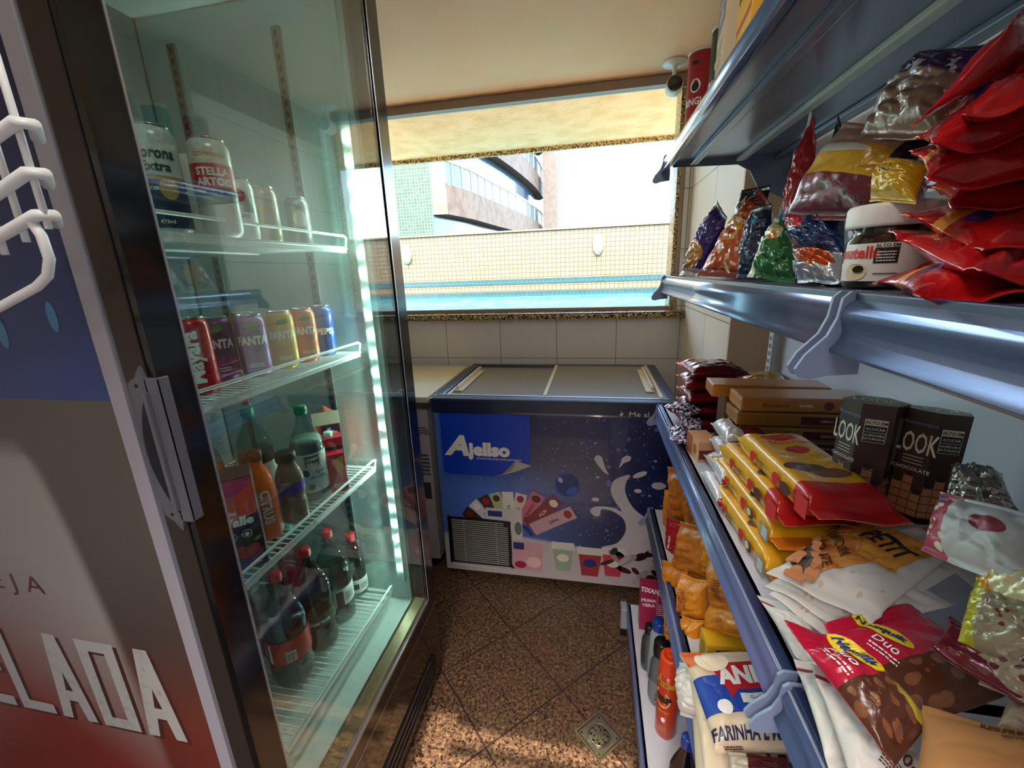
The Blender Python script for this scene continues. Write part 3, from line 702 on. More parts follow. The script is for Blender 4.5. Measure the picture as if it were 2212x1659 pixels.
b.box((CX0+.012, CY0+.012, zb), (CX1-.012, CY1-.01, zt), mat('freezer_body_white', 'C6C4CC', .4)); b.build('body', fz)
fp = MB(); fp.box((CX0+.012, CY0+.006, zb), (CX1-.012, CY0+.012, zt), freezer_print())
YF = CY0+.006
def FM(k): return lambda x, z: (x, YF-.0004*k, z)
ink = lambda n, c: mat('print_'+n, c, .4)
# blue logo square with a curled page corner
LB, LT_, LL, LR = EYE-.905, EYE-.60, -.682, -.268
sq = [(LL, LT_), (LL, LB+.02), (LL+.006, LB+.006), (LL+.02, LB), (-.42, LB-.002), (-.34, LB+.05), (LR, LB+.075), (LR, LT_)]
fp.flat(tri_poly(sq[::-1]), ink('logo_blue', '0A3FC0'), FM(1))
fp.flat(tri_poly([(-.455, LB-.008), (-.40, LB+.012), (-.345, LB+.075), (-.335, LB+.083), (-.32, LB+.078), (LR+.004, LB+.062), (-.34, LB+.028)]), ink('curl_grey', 'BDB9B4'), FM(2))
fp.flat(tri_poly([(-.40, LB+.012), (-.345, LB+.075), (-.335, LB+.083), (-.34, LB+.06), (-.36, LB+.03)]), ink('curl_shade', '8F8B88'), FM(3))
ta = text2d('A', .094, .05, shear=.25, sx=1.15); fp.flat(shift(ta, -.612, EYE-.757), ink('logo_white', 'F0EEE8'), FM(3))
tj = text2d('jellso', .062, .055, sx=1.06, align='LEFT'); fp.flat(shift(tj, -.560, EYE-.772), ink('logo_white', 'F0EEE8'), FM(3))
fp.flat(shift(text2d('NA BOCA DE QUEM EXIGE QUALIDADE', .0075, .02, sx=1.12), -.415, EYE-.819), ink('logo_white', ''), FM(3)) if False else fp.flat(shift(text2d('NA BOCA DE QUEM EXIGE QUALIDADE', .0075, .02, sx=1.12), -.415, EYE-.819), mat('print_logo_white'), FM(3))
# big drop
fp.flat(ell2(-.105, EYE-.93, .056, .058, 40), ink('drop_rim', '2448A8'), FM(2)); fp.flat(ell2(-.103, EYE-.928, .050, .052, 40), ink('drop_core', '12307E'), FM(3)); fp.flat(ell2(-.135, EYE-.905, .010, .014, 16, .5), ink('drop_light', 'B6C6EA'), FM(4)); fp.flat(ell2(-.085, EYE-.955, .028, .016, 16, .6), ink('drop_glow', '3C62C4'), FM(4))
# milk splash
M_milk = ink('milk', 'D2CCD2')
splash = spline([(.165, EYE-.862), (.148, EYE-.90), (.150, EYE-.955), (.185, EYE-1.02), (.235, EYE-1.06), (.245, EYE-1.045), (.262, EYE-1.028), (.30, EYE-1.02), (.33, EYE-1.03), (.333, EYE-1.10), (.333, EYE-1.26), (.20, EYE-1.27), (.06, EYE-1.235), (.12, EYE-1.205), (.155, EYE-1.14), (.145, EYE-1.08), (.10, EYE-1.045), (.06, EYE-1.035), (.045, EYE-1.04), (.04, EYE-1.07), (.015, EYE-1.072), (-.002, EYE-1.052), (.01, EYE-1.03), (.045, EYE-1.022), (.10, EYE-1.025), (.135, EYE-1.04), (.10, EYE-.985), (.085, EYE-.94), (.095, EYE-.895), (.13, EYE-.87)], 4)
fp.flat(tri_poly(splash), M_milk, FM(3))
for s_ in ([(.02, EYE-.81), (.012, EYE-.79), (.026, EYE-.775), (.044, EYE-.785), (.058, EYE-.83), (.075, EYE-.865), (.05, EYE-.85)], [(.118, EYE-.83), (.125, EYE-.80), (.128, EYE-.785), (.145, EYE-.772), (.165, EYE-.775), (.16, EYE-.795), (.138, EYE-.806)]):
    fp.flat(tri_poly(spline(s_, 4)), M_milk, FM(3))
for cx_, cz, rx, rz, ro in ((.205, -.857, .032, .012, .45), (.285, -.905, .030, .017, 0), (.20, -.935, .016, .010, 0), (.25, -.955, .006, .004, 0), (.02, -.99, .017, .010, 0), (.265, -.79, .008, .004, 0), (.028, -.88, .007, .004, 0), (.015, -.72, .007, .0025, .4)):
    fp.flat(ell2(cx_, EYE+cz, rx, rz, 18, ro), M_milk, FM(3))
# fan of ice-pop wrappers
cols = [('3A2018', 'F0EEE0', ''), ('C9D2D6', '2E2E30', 'COCO'), ('4A2E20', 'CDBFAE', ''), ('B4C68E', '3C4A22', 'KIWI'), ('E6E2DA', '4A3A34', 'FLOCOS'), ('D9CFC8', '5A4034', 'COCO'), ('D4708A', '7A1F38', 'MORANGO'), ('8A3440', 'E8D8C8', 'AÇAI'), ('D3A9B0', '3A1A28', 'Julieta')]
cx_, cz = -.375, EYE-1.215
for i, (c1, c2, w_) in enumerate(cols):
    a = math.radians((60, 45, 31, 17, 3, -12, -28, -44, -60)[i]); Lr = (.20, .20, .20, .20, .20, .20, .23, .26, .275)[i]; wd = .042 if i < 6 else .054
    ph = shift(rect2(-wd/2-.006, .09, wd/2+.006, Lr+.035), cx_+(i-3)*.006, cz, a); fp.flat(ph, ink('ice_pop_%d' % i, c1), FM(4+i*.5))
    fp.flat(shift(ell2(0, Lr+.005, wd*.4, .018, 14), cx_+(i-3)*.006, cz, a), ink('ice_pop_fruit_%d' % (i % 3), ('5A2A1C', 'EDE6D8', 'A22438')[i % 3]), FM(4.2+i*.5))
    fp.flat(shift(rect2(-wd/2, .062, wd/2, .078), cx_+(i-3)*.006, cz, a), ink('ice_pop_brand', '1C2E78'), FM(4.2+i*.5))
    if w_: fp.flat(shift(shift(text2d(w_, .016, .02, sx=.8), 0, 0, PI/2), 0, .13, 0) if False else shift(shift(text2d(w_, .0165, .02, sx=.85), Lr-.07, 0), cx_+(i-3)*.006, cz, a+PI/2), ink('ice_pop_ink_%d' % i, c2), FM(4.3+i*.5))
# white tray packs and cups
fp.flat(rect2(-.49, EYE-1.235, -.315, EYE-1.07), ink('tray_white', 'CFCFD0'), FM(9)); fp.flat(rect2(-.48, EYE-1.115, -.41, EYE-1.085), ink('ice_pop_brand', ''), FM(9.5)); fp.flat(ell2(-.335, EYE-1.17, .018, .035), ink('tray_leaf', '6A746A'), FM(9.5))
fp.flat(rect2(-.365, EYE-1.40, -.222, EYE-1.245), ink('pink_tub', 'D9A5AE'), FM(5)); fp.flat(rect2(-.362, EYE-1.285, -.31, EYE-1.247), ink('ice_pop_brand', ''), FM(6)); fp.flat(ell2(-.265, EYE-1.35, .035, .03), ink('pink_scoop', 'F0C8CE'), FM(6)); fp.flat(ell2(-.33, EYE-1.37, .028, .02), ink('berry', '9C2638'), FM(6))
for x, w_, c_, dz in ((-.125, .095, '9FB594', .0), (-.0, .105, 'A8303C', -.015), (.105, .095, 'D0405A', -.005)):
    zt_ = EYE-1.225+dz; fp.flat(poly2([(x-w_/2, zt_-.035), (x+w_/2, zt_-.035), (x+w_*.36, zt_-.155), (x-w_*.36, zt_-.155)][::-1]), ink('cup_'+c_, c_), FM(6+(w_ > .1))); fp.flat(rect2(x-w_*.56, zt_-.04, x+w_*.56, zt_), ink('cup_lid', 'E2E0DA'), FM(6.4+(w_ > .1)))
    fp.flat(ell2(x, zt_-.085, w_*.3, .022), ink('ice_pop_brand', '') if w_ > .1 else ink('cup_mark', 'E6E2D8'), FM(6.4+(w_ > .1)))
rr = random.Random(5)
for i in range(26):
    fp.flat(ell2(rr.uniform(.07, .32), EYE+rr.uniform(-1.40, -1.22), rr.uniform(.015, .04), rr.uniform(.01, .02), 12, rr.uniform(-1, 1)), ink('choc_%d' % (i % 4), ('2E1712', 'C4BAB8', '4A2018', 'A89898')[i % 4]), FM(5+i*.1))
fp.build('front_panel', fz)
# ventilation grille
vg = MB(); vx0, vx1, vz0, vz1 = -.672, -.372, EYE-1.385, EYE-1.135; yv = CY0-.004
ol = spline([(vx0, vz0+.012), (vx0+.012, vz0), (vx1-.012, vz0), (vx1, vz0+.012), (vx1, vz1-.03), (vx1-.03, vz1), (vx0+.012, vz1), (vx0, vz1-.012)], 3)
vg.prism(ol, yv, CY0+.008, mat('vent_black', '0B0B0C', .45), axis='y')
for i in range(21):
    z = vz0+.012+i*.0113; vg.box((vx0+.010, yv-.004, z), (vx1-.012-(.02 if i > 18 else 0), yv-.001, z+.0045), mat('vent_slat', 'A9A6A0', .4, .2))
for x in (vx0+.07, vx1-.07): vg.box((x, yv-.005, vz0+.008), (x+.002, yv-.001, vz1-.01), mat('vent_slat'))
vg.build('vent_grille', fz)
# navy top frame, rounded
tf = MB(); zt2 = CT
for (a, c) in (((CX0, CY0-.004), (CX1, CY0+.055)), ((CX0, CY1-.05), (CX1, CY1)), ((CX0, CY0+.05), (CX0+.05, CY1-.045)), ((CX1-.05, CY0+.05), (CX1, CY1-.045))):
    tf.box((a[0], a[1], zt-.003), (c[0], c[1], zt2), M_navy, bev=.012)
tf.box((CX0+.03, CY0+.045, zt2-.004), (CX1-.03, CY0+.058, zt2+.002), mat('lid_track_aluminium', 'B9BAC0', .3, .8))
tf.box((CX0+.06, CY0-.0048, zt), (CX0+.0612, CY0-.003, zt2-.01), mat('joint_dark', '0E1428', .5))
tf.box((CX1-.06, CY0-.0048, zt), (CX1-.0588, CY0-.003, zt2-.01), mat('joint_dark'))
tf.flat(shift(text2d('Me al rio', .022, .012, sx=1.25, align='LEFT'), .150, EYE-.580), mat('tarnished_letters', 'CFC7B6', .4, .3), lambda x, z: (x, CY0-.0052, z))
tf.flat(tri_poly([(.112, EYE-.565), (.118, EYE-.575), (.108, EYE-.585), (.122, EYE-.592), (.126, EYE-.58), (.121, EYE-.572)]), mat('tarnished_letters'), lambda x, z: (x, CY0-.0052, z))
tf.build('top_frame', fz)
# inner cavity and frost, lids
cv = MB(); cv.box((CX0+.04, CY0+.05, zt2-.30), (CX1-.04, CY1-.04, zt2-.285), mat('frosty_white', 'C2C6C6', .7, bump=(24, .8, .02)))
for a, c in (((CX0+.03, CY0+.04), (CX0+.045, CY1-.03)), ((CX1-.045, CY0+.04), (CX1-.03, CY1-.03)), ((CX0+.03, CY0+.04), (CX1-.03, CY0+.052)), ((CX0+.03, CY1-.045), (CX1-.03, CY1-.03))): cv.box((a[0], a[1], zt2-.30), (c[0], c[1], zt2-.02), mat('frosty_white'))
cv.build('tub', fz)
M_lidg = mat('misted_lid_glass', 'A8A294', .22, spec=.6, trans=.35, ior=1.45)
def lid(xa, xb, z, hx, name_l):
    l = MB(); l.box((xa, CY0+.06, z), (xb, CY1-.052, z+.004), M_lidg); lo_ = l.build('sliding_lid', fz); tag(lo_, name_l)
    e = MB()
    for q in (xa, xb-.016): MB().box((q, CY0+.06, z-.003), (q+.016, CY1-.052, z+.010), M_cream, bev=.003).build('lid_edge', lo_)
    hb_ = MB(); hb_.box((hx, CY0+.14, z+.005), (hx+.036, CY1-.16, z+.012), M_cream, bev=.003); hb_.box((hx+.022 if hx > 0 else hx+.003, CY0+.15, z+.010), (hx+.032 if hx > 0 else hx+.013, CY1-.17, z+.030), M_cream, bev=.003); hb_.build('lid_handle', lo_)
lid(CX0+.052, -.17, zt2-.016, CX0+.075, 'lower misted glass lid on the left'); lid(-.215, CX1-.052, zt2-.004, CX1-.115, 'upper misted glass lid on the right')
for x in (CX0+.08, CX1-.08):
    for y in (CY0+.08, CY1-.08): MB().lathe([(.012, 0), (.022, .004), (.022, .036), (.012, .04)], mat('black_rubber'), 14, Matrix.Translation((x, y-.0, .022)) @ Matrix.Rotation(PI/2, 4, 'Y') @ Matrix.Translation((0, 0, -.02))).build('caster', fz)
tr = MB(); tr.tube([(vx0+.0, CY0-.008, vz0-.004), (vx0+.02, CY0-.01, vz0-.010), (vx1-.03, CY0-.01, vz0-.012), (vx1-.01, CY0-.008, vz0-.004)], .0035, mat('drain_white', 'D0CCC8', .4), 8); tr.build('drain_pipe', fz)

# ---- second, paler freezer behind the fridge
f2 = empty('ice_cream_freezer', (0, 0, 0)); tag(f2, 'pale grey chest freezer with a cream lid half hidden behind the fridge', 'freezer')
b = MB(); b.box((-1.80, 1.74, .05), (-.765, 2.40, EYE-.60), mat('freezer_pale_grey', 'B4AEB4', .4)); b.build('body', f2)
b = MB(); b.box((-1.82, 1.73, EYE-.602), (-.752, 2.41, EYE-.575), mat('dark_seam', '4A4844', .5)); b.box((-1.82, 1.73, EYE-.575), (-.755, 2.41, EYE-.545), M_cream, bev=.008); b.build('lid', f2)
b = MB(); yk = 1.7385
PK = lambda x, z: (x, yk, z); mk = mat('print_pictogram', '3A363C', .5)
for r in (.018, .03, .042): b.flat((lambda V: (V, [(i, i+1, len(V)-1-(i+1), len(V)-1-i) for i in range(7)]))([(-.80+r*math.cos(a), EYE-.74+r*math.sin(a)) for a in [PI*i/7 for i in range(8)]]+[(-.80+(r-.005)*math.cos(a), EYE-.74+(r-.005)*math.sin(a)) for a in [PI*i/7 for i in range(8)][::-1]]), mk, PK)
b.flat(lines2(-.845, EYE-.95, .07, .12, 6, .55, 3), mk, PK); b.flat(rect2(-.84, EYE-1.08, -.78, EYE-.99), mk, PK); b.build('energy_label', f2)
b = MB(); b.box((-1.78, 1.745, 0), (-.79, 2.38, .05), mat('black_rubber')); b.build('base', f2)
# ================================================================== gondola shelving on the right
GB = .60
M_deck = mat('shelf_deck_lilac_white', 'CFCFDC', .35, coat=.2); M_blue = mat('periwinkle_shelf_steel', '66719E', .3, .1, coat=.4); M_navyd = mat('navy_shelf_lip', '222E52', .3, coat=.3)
M_under = mat('shelf_underside_grey_blue', '84879A', .22, .35); M_rib = mat('shelf_rib_cream', 'C9C3BC', .35)
M_rail = mat('clear_ticket_rail_silver', '6F7FA4', .26, .7, coat=.6); M_cap = mat('ticket_rail_end_cap', '8491AE', .38)
M_pan = mat('white_back_panel', 'D3D5DC', .3, coat=.15)
LEV = [('base', .12, .158, M_blue), ('low', .575, .232, M_blue), ('mid', .995, .243, M_blue), ('upper', 1.447, .237, M_rail), ('top', 1.812, .222, M_rail)]
RAILP = [(0, .001), (-.004, .001), (-.009, -.002), (-.014, -.007), (-.0165, -.012), (-.0165, -.017), (-.0145, -.023), (-.0135, -.029), (-.0145, -.035), (-.018, -.041), (-.022, -.046), (-.021, -.049), (-.008, -.047), (0, -.040)]
def rail_prof(k, s=1): return [(p[0]*s, p[1]*s) for p in RAILP]
CAPP = [(.006, .006), (-.010, .006), (-.016, .0), (-.018, -.018), (-.024, -.034), (-.040, -.052), (-.047, -.066), (-.043, -.074), (-.034, -.076), (-.020, -.072), (.006, -.070)]
def unit(ya, yb, label, far_cap=True):
    u = empty('gondola_shelf_unit', (GB, ya, 0)); tag(u, label, 'shelf unit', 'gondola shelf units')
    T = Matrix.Translation((-GB, -ya, 0))
    p = MB(); p.box((GB+.002, ya+.03, .10), (GB+.012, yb-.03, 2.12), M_pan, T); p.build('back_panel', u)
    for y in (ya, yb-.03):
        q = MB(); q.box((GB-.028, y, .02), (GB+.03, y+.03, 2.14), mat('upright_white', 'D8D8DC', .35), T)
        for i in range(82): 
            for dy in (.008, .018): q.box((GB-.0285, y+dy, .06+i*.025), (GB-.0278, y+dy+.004, .074+i*.025), mat('dark_hole'), T)
        if y > ya:      # slots of the outer face, towards the window
            pass
        q.build('upright', u)
    for nm, H, xf, mr_ in LEV:
        s = MB(); up = nm in ('upper', 'top')
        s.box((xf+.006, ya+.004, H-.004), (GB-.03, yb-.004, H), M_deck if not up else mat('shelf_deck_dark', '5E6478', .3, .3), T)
        s.box((xf+.010, ya+.006, H-.022), (GB-.032, yb-.006, H-.004), M_under, T)
        for xr in (xf+.06, xf+.19, GB-.08): s.box((xr, ya+.02, H-.034), (xr+.022, yb-.02, H-.022), M_rib if xr > xf+.1 and xr < GB-.1 else M_under, T, bev=.003)
        s.box((xf+.002, ya+.004, H-.03), (xf+.012, yb-.004, H+.0), M_navyd, T)
        so = s.build('shelf_board' if nm != 'base' else 'base_shelf', u)
        r = MB(); P = [(xf+a, H+b_) for a, b_ in RAILP]
        if nm != 'base': r.box((xf-.0075, ya+.006, H-.010), (xf+.002, yb-.006, H+.005), M_navyd, T, bev=.001)
        if nm == 'base': P = [(xf, H+.004), (xf-.006, H), (xf-.008, H-.03), (xf-.002, H-.10), (xf+.004, H-.10), (xf+.004, H)]
        r.prism(P, ya+.006, yb-.006, mr_, T, axis='y', smooth=(nm != 'base'))
        if not up and nm != 'base': r.box((xf-.013, ya+.008, H-.001), (xf-.0105, yb-.008, H+.0008), mat('rail_lip_strip', 'B8C2DA', .25, .4), T)  # pale metallic strip along the rail lip
        r.build('ticket_rail', so)
        if nm == 'base':
            e = MB(); e.box((xf-.03, yb-.052, .035), (xf-.004, yb-.002, H+.012), mat('clear_end_stop', 'A8ACB4', .2, .2), T, bev=.004); e.box((xf-.028, yb-.05, .0), (xf-.004, yb-.004, .036), mat('black_rubber'), T); e.build('end_stop', so)
            b3 = MB(); b3.box((xf+.012, ya+.01, 0), (GB, yb-.01, H-.1), mat('black_rubber'), T); b3.box((xf+.004, yb-.004, .0), (GB, yb, H-.004), M_under, T); b3.build('plinth', so)
            continue
        for y in (ya+.001, yb-.005):
            c = MB(); c.prism([(xf+a, H+b_) for a, b_ in CAPP], y, y+.004, M_cap, T, axis='y'); c.build('rail_end_cap', so)
        for y in (ya+.006, yb-.009):
            c = MB(); dz = .0
            c.prism([(xf+.012, H-.006), (xf+.012, H-.034), (xf+.20, H-.040), (xf+.235, H-.060), (xf+.26, H-.105), (GB-.03, H-.15), (GB-.03, H-.006)], y, y+.003, M_under, T, axis='y'); c.build('shelf_bracket', so)
    return u
unit(.445, 1.50, 'white and periwinkle gondola shelf unit nearer the window')
unit(-.615, .435, 'gondola shelf unit at the right picture edge nearest the camera')
# ================================================================== packets, boxes, jars: builders
def V3(p): return Vector(p)
def pack(name, q, t, front, back=None, label=None, cat='packet', group=None, pu=2.4, pv=2.2, seals=(.07, .07), amp=.004, seed=1, ridges=True, curl=.004, decals=(), nu=34, nv=46, pinch=.06, freq=5.0, sealmat=None, sag=0.0, extra=None):
    """a sealed bag: q = bottom-left, bottom-right, top-right, top-left corners, seen from the front"""
    BL, BR, TR, TL = [V3(p) for p in q]
    c = (BL+BR+TR+TL)/4; n = ((BR-BL)+(TR-TL)).cross((TL-BL)+(TR-BR)).normalized()
    w = ((BR-BL).length+(TR-TL).length)/2; h = ((TL-BL).length+(TR-BR).length)/2
    s0, s1 = seals
    def E(v):
        if v <= s0 or v >= 1-s1: return 0.0
        s = (v-s0)/(1-s0-s1); return max(0.0, 1-abs(2*s-1)**pv)**.55
    def S(u, v, sgn, lift=0.0):
        e = E(v); uu = .5+(u-.5)*(1-pinch*e)
        base = (BL*(1-uu)+BR*uu)*(1-v)+(TL*(1-uu)+TR*uu)*v
        prof = max(0.0, 1-abs(2*u-1)**pu)**.55
        z = sgn*t/2*e*prof
        edge = max(0.0, 1-abs(2*u-1)**6)
        N = noise.noise(Vector((u*freq*.55+v*freq*.35+seed*3.7, v*freq*1.3*h/w-u*freq*.4, seed*1.3+sgn*.35)))
        N2 = noise.noise(Vector((u*freq*2.3+seed, v*freq*2.1*h/w+9, seed*2.3+sgn*.6)))
        cr = .25-.62*max(0.0, 1-abs(N)*2.8)**1.3-.22*max(0.0, 1-abs(N2)*4)**1.3+.35*N2
        z += sgn*amp*cr*edge*min(1, e*1.6+.12)
        z += curl*noise.noise(Vector((u*2.1+seed, v*1.4, seed*5.1)))*(1.6 if e == 0 else .6)
        if e == 0:
            if ridges: z += .0005*math.sin((v-s0 if v < .5 else v-1)*h*2*PI/.0035)
            z += sgn*.0004
        else: z += sgn*.0004
        z -= sag*((2*u-1)**2)
        return base+n*(z+lift*sgn)-c
    m = MB(); back = back or front
    # v samples concentrated so that the crimp ridges show
    m.grid(lambda u, v: S(u, v, 1), nu, nv, front); m.grid(lambda u, v: S(u, v, -1), nu, nv, back, flip=True)
    k = (nu+1)*(nv+1); per = [i for i in range(nu+1)]+[j*(nu+1)+nu for j in range(1, nv+1)]+[nv*(nu+1)+i for i in range(nu-1, -1, -1)]+[j*(nu+1) for j in range(nv-1, 0, -1)]
    fk = m.slot(front)
    for a, b in zip(per, per[1:]+per[:1]): m.f.append([b, a, a+k, b+k]); m.mi.append(fk); m.sm.append(False)
    for i, (poly, dm) in enumerate(decals):
        m.flat(dice(poly, .006), dm, lambda x, y: S(min(1, max(0, .5+x/w)), min(1, max(0, .5+y/h)), 1, .0011+.0005*i))
    if extra: extra(m, c)
    o = m.build(name); o.location = c
    return tag(o, label, cat, group)
def quad(c, w, h, up=(0, 1, 0), nrm=(0, 0, 1)):
    c = V3(c); up = V3(up).normalized(); nrm = V3(nrm).normalized(); rt = up.cross(nrm).normalized(); up = nrm.cross(rt)
    return [c-rt*w/2-up*h/2, c+rt*w/2-up*h/2, c+rt*w/2+up*h/2, c-rt*w/2+up*h/2]
def flatq(x0, y0, x1, y1, z, dz=0.0, rot=0.0):
    """lying quad, local bottom edge towards the camera"""
    c = V3(((x0+x1)/2, (y0+y1)/2, z)); R = Matrix.Rotation(rot, 3, 'Z')
    return [c+R @ V3((sx*(x1-x0)/2, sy*(y1-y0)/2, dz*sy)) for sx, sy in ((-1, -1), (1, -1), (1, 1), (-1, 1))]
def foil(name, base, shapes=(), rough=.26, metal=.15, coat=.5): return printed(name, base, shapes, rough, metal, coat, bump=(70, .5, .0035))
silver = mat('silver_foil', 'C9CCD4', .2, 1.0, bump=(60, .5, .004))
blk, wht = BLACK(), WHITE()
def boxpack(name, w, d, h, m, label, cat='box', group=None, loc=(0, 0, 0), rot=(0, 0, 0), decals=None, bev=.0012, extra=()):
    """carton: width x, depth y, height z; decals: {'front'|'left'|'top'|'back': [(poly, mat)]}"""
    b = MB(); b.box((-w/2, -d/2, 0), (w/2, d/2, h), m, bev=bev)
    maps = {'front': lambda x, y: (x, -d/2-.0004, h/2+y), 'left': lambda x, y: (-w/2-.0004, -x, h/2+y), 'top': lambda x, y: (x, y, h+.0004), 'right': lambda x, y: (w/2+.0004, x, h/2+y)}
    for k, lst in (decals or {}).items():
        for i, (p, dm) in enumerate(lst):
            M = maps[k]
            def MM(x, y, M=M, i=i, k=k):
                q = list(M(x, y)); e = .00015*i
                if k == 'front': q[1] -= e
                elif k == 'left': q[0] -= e
                elif k == 'right': q[0] += e
                else: q[2] += e
                return q
            b.flat(p, dm, MM)
    o = b.build(name, loc=loc, rot=rot); return tag(o, label, cat, group)
U = 1.447; MID = .995; LOW = .575; BASE = .12; TOP = 1.812

# ---------------- upper shelf: crisp bags from the window end
crisp = 'snack bags along the shelf at eye level'
m_pur = foil('crisp_purple', '3B1F78', [('ell', .5, .32, .42, .2, 'C98A3A'), ('rect', 0, .0, 1, .12, 'B9A8A8'), ('blob', 6, .55, .0, .1, .5, .5, 'D8C8D8'), ('rect', 0, .93, 1, 1, '241250')])
pack('snack_bag', [(0.242, 1.320, 1.453), (0.282, 1.240, 1.451), (0.327, 1.200, 1.595), (0.322, 1.300, 1.651)], .055, m_pur, silver, 'purple snack bag at the window end of the eye-level shelf', 'snack bag', crisp, amp=.009, seed=3)
m_or = foil('crisp_orange', 'C8571E', [('ell', .45, .55, .3, .16, 'E0A33A'), ('ell', .42, .50, .2, .08, 'B8401A'), ('rect', 0, 0, 1, .09, '8A2418'), ('rect', 0, .86, 1, 1, '9E2A22'), ('blob', 5, .56, 0, .05, 1, .35, 'E8D0A8')])
pack('snack_bag', [(0.257, 1.160, 1.455), (0.325, 1.040, 1.449), (0.373, 1.060, 1.605), (0.386, 1.180, 1.657)], .06, m_or, silver, 'orange snack bag leaning beside the purple one on the eye-level shelf', 'snack bag', crisp, amp=.009, seed=5, decals=[(shift(text2d('BACONZITOS', .009, .02), 0, .03), wht)])
m_dg = foil('crisp_dark_green', '1E3A2A', [('rect', 0, .84, 1, 1, '14261C'), ('blob', 4, .54, 0, .5, .5, .9, 'D9A06A'), ('rect', 0, .1, .14, .85, 'E8E6E0')])
pack('snack_bag', [(0.343, 1.260, 1.458), (0.408, 1.180, 1.457), (0.417, 1.200, 1.665), (0.380, 1.300, 1.672)], .05, m_dg, silver, 'tall dark green snack bag standing behind the orange one', 'snack bag', crisp, amp=.008, seed=8)
m_nv = foil('crisp_navy', '1A2444', [('ell', .62, .78, .12, .06, '2EA0D8'), ('blob', 6, .6, 0, 0, 1, .4, '3A2A38')])
pack('snack_bag', [(0.307, 1.020, 1.450), (0.351, 0.950, 1.448), (0.351, 0.990, 1.596), (0.335, 1.060, 1.596)], .05, m_nv, silver, 'dark navy snack bag between the orange and green bags', 'snack bag', crisp, amp=.007, seed=9)
m_gr = foil('crisp_green', '2C6A34', [('rect', 0, 0, .16, 1, 'E6E4D2'), ('ell', .4, .72, .3, .16, 'E3D9A8'), ('ell', .45, .62, .16, .08, 'D07A2A'), ('blob', 5, .56, 0, 0, 1, .4, '184824')])
pack('snack_bag', [(0.284, 0.880, 1.455), (0.333, 0.800, 1.446), (0.361, 0.860, 1.532), (0.343, 0.940, 1.565)], .06, m_gr, silver, 'crumpled green snack bag low on the shelf before the foil one', 'snack bag', crisp, amp=.012, seed=11, freq=4)
m_rb = foil('crisp_red_blue', 'B31C22', [('rect', 0, 0, 1, .36, 'D88A58'), ('rect', .3, .30, 1, .45, '2A86C4'), ('rect', 0, .3, .25, .46, 'F0EEEA'), ('rect', .0, .0, .12, 1, 'E8E8E8'), ('ell', .7, .15, .2, .1, '3AA0D0')])
pack('snack_bag', [(0.361, 1.000, 1.445), (0.388, 0.920, 1.444), (0.405, 0.960, 1.693), (0.412, 1.020, 1.768)], .05, m_rb, silver, 'tall narrow red and blue snack bag rising to the shelf above', 'snack bag', crisp, amp=.008, seed=13)
m_bk = foil('crisp_black', '16161E', [('ell', .6, .88, .16, .06, 'D8D8DC')])
pack('snack_bag', [(0.406, 0.980, 1.449), (0.430, 0.920, 1.446), (0.435, 0.920, 1.673), (0.435, 0.960, 1.738)], .035, m_bk, silver, 'black snack bag behind the maroon and yellow one', 'snack bag', crisp, amp=.006, seed=14)
m_my = foil('crisp_maroon_yellow', 'D2A024', [('diag', 0, -1, -.40, '6E1E30'), ('rect', 0, .72, 1, 1, 'B98A74'), ('ell', .35, .67, .4, .05, 'E8DCD0'), ('rect', .9, 0, 1, 1, '2A1420'), ('blob', 5, .57, 0, 0, 1, .3, '3A121C')], rough=.32)
pack('snack_bag', [(0.281, 0.740, 1.543), (0.332, 0.600, 1.524), (0.375, 0.600, 1.614), (0.342, 0.740, 1.670)], .075, m_my, silver, 'large maroon and yellow snack bag leaning over the foil packets', 'snack bag', crisp, amp=.006, seed=16, freq=3)
m_px = foil('crisp_brown_purple', '8A6A5A', [('rect', 0, .62, 1, 1, '4A2560'), ('rect', 0, .44, 1, .60, 'A88A74'), ('blob', 7, .56, 0, .4, 1, .75, 'D8CCD8')])
pack('snack_bag', [(0.323, 0.660, 1.628), (0.347, 0.560, 1.599), (0.393, 0.560, 1.680), (0.385, 0.680, 1.724)], .06, m_px, silver, 'brown and purple snack bag propped under the top shelf', 'snack bag', crisp, amp=.010, seed=18)
m_bl = foil('crisp_blue_twist', '122C5C', [('rect', 0, .40, .55, .62, 'C8202E'), ('rect', 0, .68, .5, 1, 'C9CCD4'), ('rect', 0, 0, .3, .2, '7A2038'), ('blob', 6, .56, 0, .3, .5, .8, 'D8DCE2')])
pack('snack_bag', [(0.300, 0.740, 1.495), (0.324, 0.640, 1.481), (0.342, 0.700, 1.556), (0.309, 0.800, 1.572)], .07, m_bl, silver, 'navy snack bag with a red and silver twisted end next to the jar', 'snack bag', crisp, amp=.014, seed=21, freq=4.5)
m_sv = foil('foil_silver_orange', 'CFCFD2', [('ell', .62, .6, .36, .3, 'C85A24'), ('blob', 5, .54, .0, .5, .6, 1, 'D06A30')], metal=.6)
pack('snack_bag', [(0.287, 0.680, 1.451), (0.300, 0.600, 1.452), (0.320, 0.640, 1.489), (0.307, 0.720, 1.497)], .06, m_sv, silver, 'small silver and orange foil snack bag beside the chocolate spread jar', 'snack bag', crisp, amp=.016, seed=23, freq=5)
m_ye = foil('crisp_yellow', 'D0A018', [('rect', .35, .42, .65, .6, '4A3A10'), ('rect', .38, .45, .62, .57, 'D0A018'), ('rect', 0, .85, 1, 1, '6A5A28')])
pack('snack_bag', [(0.295, 0.560, 1.543), (0.304, 0.500, 1.531), (0.323, 0.520, 1.570), (0.332, 0.600, 1.592)], .045, m_ye, silver, 'yellow snack bag lying behind the chocolate spread jar', 'snack bag', crisp, amp=.005, seed=25)
